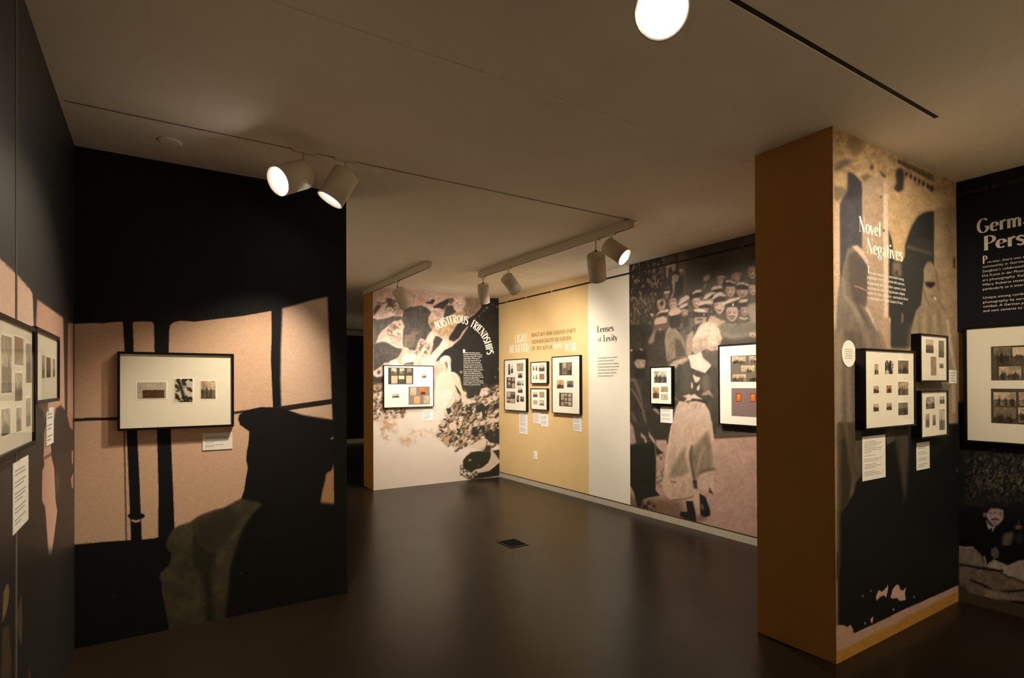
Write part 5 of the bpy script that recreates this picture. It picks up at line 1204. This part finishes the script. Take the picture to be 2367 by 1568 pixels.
# left wall
framed('left', 'large black frame with many photographs at the left edge', (-150, 655, 1130, 84, 757, 1033), (0, 560, 3.564),
       [('fig', 'grey', 10, 775, 92, 1240), ('plain', 'brown', 118, 785, 188, 1012), ('fig', 'grey', 212, 838, 256, 1160), ('grp', 'grey', 122, 1078, 182, 1308), ('fig', 'grey', 213, 1285, 248, 1518),
        ('grp', 'grey', 10, 1372, 80, 1590), ('fig', 'grey', 132, 1365, 172, 1560), ('plain', 'grey', -110, 740, -20, 1180), ('grp', 'grey', -110, 1400, -20, 1640)], .045)
framed('left', 'narrow black frame with three photographs beside the room corner', (86, 757, 934, 139, 778, 928), (0, 560, 3.564),
       [('fig', 'grey', 345, 930, 365, 1120), ('dark', 'orange', 381, 950, 415, 1116), ('fig', 'grey', 435, 965, 450, 1110)], .045)
# back wall
E = (840, 640, 6.031); OY = 240 * 6.031
framed('back', 'black frame with two album sheets beside the seated figure on the rock mural', (887, 844, 943, 1003, 846, 942), E,
       [('sheet', 'black', 345, 1268, 695, 1500, [('fig', 'sep', 388, 1274, 462, 1365), ('fig', 'sep', 505, 1276, 570, 1365), ('dark', 'sep', 605, 1276, 670, 1365), ('pale', 'sep', 388, 1380, 475, 1490), ('ground', 'sep', 490, 1380, 570, 1490), ('pale', 'sep', 595, 1380, 678, 1490)]),
        ('grp', 'brown', 815, 1362, 878, 1410), ('grp', 'grey', 400, OY + 180, 503, OY + 240),
        ('sheet', 'purple', 628, OY + 85, 925, OY + 335, [('pale', 'sep', 655, OY + 96, 735, OY + 205), ('grp', 'amber', 793, OY + 100, 865, OY + 195), ('pale', 'orange', 705, OY + 218, 788, OY + 325), ('pale', 'sep', 838, OY + 210, 915, OY + 322)])], .05, .010)
# tan part of the right wall
Pc = (1140, 660, 6.534); S_ = 6.534 / 5.6; QY = 220 * 6.534
qx = lambda x0, y0, x1, y1: (x0 * S_, QY + y0 * S_, x1 * S_, QY + y1 * S_)
framed('right', 'tall black frame nearest the corner on the tan wall', (1165, 832, 948, 1216, 829, 952), Pc,
       [('dark', 'grey', 228, 1190, 258, 1350), ('ground', 'grey', 268, 1205, 302, 1330), ('plain', 'brown', 358, 1175, 458, 1300), ('grp', 'red', 375, 1325, 442, 1400),
        ('sheet', 'black', 205, 1390, 330, 1555, [('pale', 'sep', 225, 1400, 268, 1440), ('fig', 'sep', 285, 1400, 322, 1462), ('fig', 'sep', 220, 1462, 262, 1545), ('pale', 'sep', 282, 1480, 325, 1548)]),
        ('fig', 'grey', 360, 1440, 425, 1515), ('fig', 'grey', 432, 1440, 458, 1515), ('ground', 'grey') + qx(320, 85, 382, 160),
        ('sheet', 'black') + qx(175, 145, 285, 290) + ([('pale', 'sep') + qx(180, 150, 225, 215), ('dark', 'grey') + qx(230, 150, 282, 225), ('fig', 'sep') + qx(180, 232, 212, 282), ('pale', 'sep') + qx(218, 235, 280, 282)],),
        ('dark', 'brown') + qx(303, 190, 338, 280), ('dark', 'grey') + qx(350, 205, 402, 275)], .05, .010)
framed('right', 'upper one of the two small square frames on the tan wall', (1226, 837, 886, 1264, 836, 888), Pc,
       [('port', 'brown', 598, 1210, 622, 1285), ('port', 'sep', 642, 1210, 668, 1290), ('ground', 'brown', 692, 1195, 778, 1300), ('port', 'grey', 605, 1350, 622, 1415), ('port', 'brown', 642, 1345, 668, 1415), ('plain', 'red', 698, 1335, 775, 1425)], .05, .010)
framed('right', 'lower one of the two small square frames on the tan wall', (1226, 898, 947, 1264, 898, 949), Pc,
       [('ground', 'brown') + qx(515, 150, 575, 215), ('plain', 'brown') + qx(598, 145, 665, 222), ('pale', 'sep') + qx(518, 255, 575, 310), ('fig', 'grey') + qx(598, 250, 662, 325)], .05, .010)
framed('right', 'tallest black frame on the tan wall beside the white band', (1275, 825, 955, 1340, 821, 959), Pc,
       [('sheet', 'black', 998, 1165, 1188, 1358, [('fig', 'sep', 1045, 1170, 1108, 1345), ('dark', 'sep', 1118, 1170, 1182, 1345)]), ('grp', 'orange', 960, 1430, 1070, 1560), ('dark', 'grey', 1115, 1440, 1212, 1540),
        ('sheet', 'black') + qx(855, 160, 1025, 335) + ([('pale', 'sep') + qx(880, 170, 918, 215), ('fig', 'sep') + qx(925, 170, 960, 215), ('pale', 'sep') + qx(972, 170, 1015, 215), ('fig', 'sep') + qx(880, 222, 918, 262), ('plain', 'sep') + qx(925, 222, 960, 262), ('pale', 'sep') + qx(972, 225, 1015, 265), ('plain', 'sep') + qx(880, 275, 918, 325), ('fig', 'sep') + qx(928, 275, 962, 325), ('pale', 'sep') + qx(972, 275, 1015, 325)],)], .05, .010)
# woman mural
Hc = (1440, 760, 6.534)
framed('right', 'small black frame with four photographs left of the woman in the mural', (1502.4, 848, 934.5, 1552.5, 847, 936), Hc,
       [('grp', 'grey', 470, 640, 665, 820), ('grp', 'orange', 452, 885, 548, 1055), ('plain', 'brown', 572, 875, 680, 960), ('pale', 'grey', 572, 985, 680, 1080)], .055, .010)
framed('right', 'large black frame partly hidden by the stub wall, mauve sheet inside', (1660, 797.5, 982.7, 1790, 789.5, 990), Hc,
       [('sheet', 'brown', 1625, 400, 2260, 805, [('grp', 'sep', 1650, 420, 1855, 540), ('fig', 'sep', 1905, 412, 2120, 535), ('fig', 'sep', 1785, 555, 1990, 665), ('grp', 'sep', 1655, 690, 1860, 795), ('dark', 'sep', 1905, 690, 2120, 795), ('fig', 'sep', 2030, 552, 2220, 665)]),
        ('sheet', 'mauve', 1640, 900, 2260, 1335, [('cell', 'amber', 1708, 978, 1788, 1106), ('cell', 'amber', 1922, 978, 2003, 1106), ('cell', 'amber', 2120, 978, 2200, 1106)])], .055, .014)
# stub wall
Lc = (1920, 740, 5.228)
framed('stub', 'large square black frame with nine photographs on the stub wall', (2000.3, 806, 996, 2118, 811, 985), Lc,
       [('fig', 'sep', 528, 530, 575, 660), ('tree', 'grey', 655, 490, 755, 655), ('dark', 'brown', 812, 490, 938, 650), ('grp', 'sep', 515, 795, 582, 885), ('port', 'red', 672, 790, 735, 882), ('grp', 'brown', 812, 745, 938, 910),
        ('ground', 'brown', 515, 1010, 580, 1105), ('grp', 'brown', 672, 1000, 738, 1090), ('dark', 'grey', 815, 998, 932, 1150)], .06, .012)
framed('stub', 'upper one of the two small frames on the stub wall, four photographs', (2128.9, 771.6, 883, 2193, 776, 884), Lc,
       [('ground', 'brown', 1148, 235, 1242, 400), ('dark', 'brown', 1302, 250, 1368, 455), ('plain', 'brown', 1207, 442, 1275, 672), ('dark', 'grey', 1313, 525, 1362, 582)], .06, .012)
framed('stub', 'lower one of the two small frames on the stub wall, five photographs', (2130, 903, 1016, 2193.5, 902, 1008), Lc,
       [('fig', 'grey', 1148, 925, 1255, 1075), ('grp', 'grey', 1315, 920, 1375, 1015), ('fig', 'grey', 1308, 1075, 1378, 1330), ('port', 'grey', 1145, 1130, 1192, 1300), ('port', 'sep', 1228, 1145, 1268, 1275)], .06, .012)
# right wall nearest the camera
Gc = (2190, 720, 4.356)
framed('right', 'large black frame with dark album sheets at the right edge', (2229, 757, 1021, 2420, 744, 1036), Gc,
       [('sheet', 'dark', 440, 345, 900, 695, [('dark', 'sep', 465, 360, 640, 545), ('ground', 'sep', 655, 360, 820, 545), ('grp', 'sep', 520, 555, 745, 688), ('grp', 'sep', 770, 560, 880, 688)]),
        ('sheet', 'dark', 440, 780, 900, 1135, [('grp', 'sep', 465, 815, 690, 952), ('grp', 'sep', 720, 815, 880, 952), ('dark', 'sep', 465, 965, 690, 1125), ('grp', 'sep', 715, 970, 880, 1125)])], .06, .014)

# caption cards
caption('centre', 'white caption card below the wide frame on the silhouette mural', (468, 1002, 1041, 537, 1000, 1039), [0, .85, .95, 0, .9, .4, 0, .8, .35, 0])
caption('left', 'tall white caption card below the large frame at the left edge', (31, 1072, 1237, 66, 1053, 1203), [.8, .9, 0, .9, .7, 0, .9, .85, .6, 0, .9, .8, 0, .9, .5])
caption('left', 'narrow white caption card below the frame beside the room corner', (108, 946, 1032, 124, 942, 1024), [.8, .9, 0, .9, .7, 0, .9, .6])
caption('back', 'white caption card below the frame on the rock mural', (977, 947, 973, 1001, 947, 972), [.9, .9, .7, .9, .8, .6])
caption('right', 'tall white caption card below the frame nearest the corner on tan', (1200, 954, 1003, 1219, 955, 1005), [.9, .8, .9, .9, .6, .9, .9, 0, .8, .9, .7])
caption('right', 'left one of the two overlapping caption cards on the tan wall', (1233.5, 952.5, 979, 1249.3, 953, 981), [.9, .8, .9, .7, .9, .5])
caption('right', 'right one of the two caption cards below the small tan wall frames', (1250.2, 958.5, 986, 1267, 959, 988), [.9, .8, 0, .9, .7, 0])
caption('right', 'white caption card below the tallest frame on the tan wall', (1325, 963, 997, 1344, 964, 999), [.9, .8, .9, 0, .8, .9, .7, .8])
caption('right', 'white caption card left of the skirt in the woman mural', (1526.5, 940.6, 977, 1555, 941, 979), [.9, .85, 0, .9, .8, 0, .9, 0])
caption('stub', 'tall white caption card below the nine photograph frame', (1993.5, 1010, 1113.5, 2047, 1005, 1103.5), [.6, .95, .8, .6, .95, .9, .4, 0, .6, 0, .95, .8, 0, .6, .9, .6, 0, .6, .8, .9])
caption('stub', 'small white caption card below the lower small stub wall frame', (2119, 1024.4, 1088.6, 2149, 1020.6, 1082.8), [.8, .7, 0, .8, .9, 0, .9, .9, 0, .9, .6])
caption('stub', 'little white caption card beside the upper small stub wall frame', (2194.5, 856, 887, 2212, 856, 886.5), [.8, .8, .6, .8])
caption('stub', 'round white caption disc beside the nine photograph frame', (1946.3, 787, 849, 1978.5, 787, 849), [.9, 1, .9, 1, .9], True)
# ------------------------------------------------------------------ tracks and spotlights
def ring(c, ax, r, n=28):
    ax = np.array(ax, float); ax /= np.linalg.norm(ax)
    t = np.array([0, 0, 1.0]) if abs(ax[2]) < .9 else np.array([1.0, 0, 0])
    a = np.cross(ax, t); a /= np.linalg.norm(a); b = np.cross(ax, a)
    return [tuple(np.array(c) + r * (math.cos(k) * a + math.sin(k) * b)) for k in np.linspace(0, 2 * math.pi, n + 1)[:-1]]

def surface_track(label, x, y0, y1):
    root = tag(empty('surface_track', (x, (y0 + y1) / 2, H)), label, 'track', 'surface mounted tracks')
    mb = MB().box(x - .022, x + .022, y0, y1, H - .078, H - .008)
    bevel(mb.build('housing', M['lampw'], root), .002, 1)
    MB().box(x - .016, x + .016, y0 + .1, y1 - .1, H - .008, H).build('mounting_strip', M['lampw'], root)
    MB().box(x - .009, x + .009, y0 + .01, y1 - .01, H - .0795, H - .0775).build('conductor_slot', M['slot'], root)
    for y in (y0, y1):
        MB().box(x - .024, x + .024, y - .004, y + .004, H - .08, H - .006).build('end_cap', M['lampw'], root)
    return root
TX1, TX2 = 3.56, 2.735
surface_track('longer surface mounted track with four white spotlights', TX1, 3.60, 6.36)
surface_track('shorter surface mounted track reaching over the back wall edge', TX2, 6.10, 8.55)

def spotlight(label, ax, ay, ztop, zpiv, aim, watts, cone=70, blend=.6, r=.075, L=.21, back=.03, target=None, along='y', grp='white track spotlights'):
    """hangs at (ax, ay) from height ztop; the can turns about zpiv and points along aim"""
    d = np.array(aim, float); d /= np.linalg.norm(d)
    root = tag(empty('track_spotlight', (ax, ay, ztop)), label, 'spotlight', grp)
    ex, ey = (.07, .016) if along == 'x' else (.012, .05)
    MB().box(ax - ex, ax + ex, ay - ey, ay + ey, ztop - .016, ztop).build('track_adapter', M['lampw'], root)
    MB().rings([ring((ax, ay, ztop - .015), (0, 0, -1), .006, 12), ring((ax, ay, zpiv), (0, 0, -1), .006, 12)]).build('stem', M['lampw'], root)
    P = np.array([ax, ay, zpiv])
    # the can hangs beside its pivot: the pivot sits on its back rim
    c0 = P - d * back + np.array([0, 0, -1.0]) * r * math.sqrt(max(0, 1 - d[2] ** 2)) * .85
    c1 = c0 + d * L
    mb = MB().rings([ring(c0, d, r * .90), ring(c0 + d * .008, d, r), ring(c1, d, r), ring(c1, d, r * .93), ring(c1 - d * .03, d, r * .90)], True, True)
    mb.build('lamp_housing', M['lampw'], root)
    MB().rings([ring(c1 - d * .004, d, r * 1.01), ring(c1 + d * .003, d, r * 1.01), ring(c1 + d * .003, d, r * .95), ring(c1 - d * .004, d, r * .95)], False, False).build('bezel', M['lampr'], root)
    e = np.array(target, float) - c1 if target is not None else d
    MB().rings([ring(c1 - d * .024, d, r * .86), ring(c1 - d * .020, d, r * .86)]).build('lens', M['lens'], root)
    sp = P + np.array([0, 0, .004])
    MB().rings([ring(sp - np.array([.010, 0, .012]), (1, 0, 0), .008, 10), ring(sp + np.array([.010, 0, -.012]), (1, 0, 0), .008, 10)]).build('pivot_screw', M['bolt'], root)
    if watts:
        ld = bpy.data.lights.new('spot_beam', 'SPOT'); ld.energy = watts; ld.color = TRACK_COL if ztop < H - .05 else LAMP_COL
        ld.spot_size = math.radians(cone); ld.spot_blend = blend; ld.shadow_soft_size = .035
        lo = bpy.data.objects.new('spot_beam', ld); col.objects.link(lo)
        lo.location = c1 + d * .012
        lo.rotation_euler = Vector(tuple(e)).to_track_quat('-Z', 'Y').to_euler()
    return root
v3 = lambda a, b, c: a * RT + b * UP + c * FW      # right, up, away as the visitor sees it
Zb = H - .078
spotlight('glowing white spotlight facing the left wall, on the left slot', .779, SD, H + .006, H - .075, v3(-.46, -.48, -.75), 46, 108, 1, .088, .21, .0, (XL, 2.6, -.3), 'x')
spotlight('white spotlight tilted down toward the silhouette mural', 1.037, SD, H + .006, H - .062, v3(-.46, -.87, -.17), 89, 76, 1, .086, .215, .02, (-.04, YM, -.5), 'x')
spotlight('bright round spotlight facing the visitor at the top of the view', 1.47, SB, H + .006, H - .10, (-.62, -.52, -.58), 60, 90, 1, .086, .2, .0, (XL, 1.5, 1.5), 'x')
spotlight('white spotlight pointing straight down near the rock mural', TX1, 6.27, Zb, Zb - .075, v3(.03, -.86, .50), 78, 140, 1, .075, .235, .0, (3.9, YR, .9))
spotlight('white spotlight turned to the tan wall, second from the rock mural', TX1, 5.66, Zb, Zb - .085, v3(.52, -.60, .60), 62, 140, 1, .078, .235, .05, (XW, 6.9, .95))
spotlight('white spotlight turned away toward the white wall band', TX1, 4.08, Zb, Zb - .10, v3(.16, -.76, .62), 39, 145, 1, .088, .26, .0, (XW, 5.1, 1.2))
spotlight('white spotlight with lit face aimed at the woman mural', TX1, 3.86, Zb, Zb - .075, v3(.66, -.60, -.42), 90, 130, 1, .080, .22, .06, (XW, 3.4, .35))
spotlight('white spotlight on the shorter track above the rock mural', TX2, 7.15, Zb, Zb - .07, v3(.36, -.78, .52), 42, 135, 1, .085, .26, .0, (3.1, YR, 1.0))
# unseen spotlights; the fill ones are added to bounce light onto the ceiling
for lab, x, y, tgt, w, cone in (('white spotlight outside the view aimed at the stub wall', 3.35, .15, (3.8, YC, 1.75), 60, 100),
                                ('white spotlight outside the view aimed at the right wall', 3.7, -.2, (XW, 1.0, 1.55), 6, 90),
                                ('added fill spotlight behind the visitor aimed at the rear wall', .9, -1.2, (.9, YREAR, 1.2), 12, 115),
                                ('added fill spotlight behind the visitor beside the long wall', 3.4, -1.2, (3.6, YREAR, 1.6), 150, 110),
                                ('added fill spotlight behind the visitor aimed at the long wall', 3.2, -1.9, (XW, -1.9, 1.5), 90, 100),
                                ('added fill spotlight hidden behind the centre wall', .75, 6.3, (XL, 6.3, 1.4), 110, 110),
                                ('white spotlight outside the view in the far corridor', 1.2, 11.0, (3.5, YFAR, 1.4), 30, 120)):
    d = np.array(tgt) - np.array([x, y, H - .2])
    spotlight(lab, x, y, H, H - .08, d, w, cone, .8, .075, .2, .0, tgt, grp='spotlights outside the view')

# ------------------------------------------------------------------ small fixtures
c = un(393, 327, 2, H)
o = MB().rings([ring((c[0], c[1], H - .0005), (0, 0, -1), .062), ring((c[0], c[1], H - .006), (0, 0, -1), .062), ring((c[0], c[1], H - .010), (0, 0, -1), .050)]).build('ceiling_cap', M['ceiling'])
tag(o, 'flat round cap set in the ceiling above the silhouette mural', 'sprinkler cap')
o = MB().box(2.885, 3.095, 4.56, 4.82, 0.0, 0.003).build('cover_plate', M['plated'])
root = tag(empty('floor_box', (2.99, 4.69, 0)), 'dark square floor box set in the polished floor', 'floor box')
o.parent = root; o.matrix_parent_inverse = Matrix.Translation(root.location).inverted()
for a in ((2.885, 3.095, 4.56, 4.572), (2.885, 3.095, 4.808, 4.82), (2.885, 2.897, 4.572, 4.808), (3.083, 3.095, 4.572, 4.808)):
    MB().box(*a, 0.003, 0.005).build('rim', M['bolt'], root)
wf = WF['right']
a, b = wf.uv(1234, 1043, .006), wf.uv(1242, 1064, .006)
root = tag(empty('wall_outlet', wf.pt((a[0] + b[0]) / 2, b[1], 0)), 'white electrical outlet low on the tan wall', 'outlet')
bevel(wf.box(MB(), a[0], b[0], b[1], a[1], .002, .007).build('cover_plate', M['plate'], root), .002, 2)
mu_, mv_ = (a[0] + b[0]) / 2, (a[1] + b[1]) / 2; hv = (a[1] - b[1]) * .22
for s in (-1, 1):
    wf.box(MB(), mu_ - .018, mu_ + .018, mv_ + s * hv * .95 - hv * .7, mv_ + s * hv * .95 + hv * .7, .007, .0085).build('socket', M['mat'], root)
# black hanging rail let into the long wall, in lengths with small gaps where the brackets sit
def rail_run(label, cuts, z):
    root = tag(empty('hanging_rail', (XW, cuts[0][0], z)), label, 'picture rail', 'hanging rails')
    for y0, y1 in cuts:
        y0, y1 = sorted((y0, y1))
        MB().box(XW - .0065, XW - .001, y0, y1, z - .011, z + .011).build('rail_length', M['slot'], root)
    for (p, q_) in zip(cuts[:-1], cuts[1:]):
        ym = (p[1] + q_[0]) / 2
        for k in (-.02, .02):
            MB().box(XW - .008, XW - .001, ym + k - .006, ym + k + .006, z - .009, z + .009).build('bracket', M['bolt'], root)
YX = lambda x: float(un(x, 640, 0, XW)[1])
rail_run('thin black hanging rail along the top of the tan white and mural wall', [(YR - .002, YX(1170)), (YX(1173), YX(1214)), (YX(1218), YX(1274)), (YX(1277), YX(1491)), (YX(1504), YX(1596)), (YX(1602), YX(1710)), (YX(1722), YC2 + .02)], 2.945)
rail_run('thin black hanging rail above the white heading on the dark wall', [(YC - .01, YX(2281)), (YX(2301), YX(2420))], 2.955)
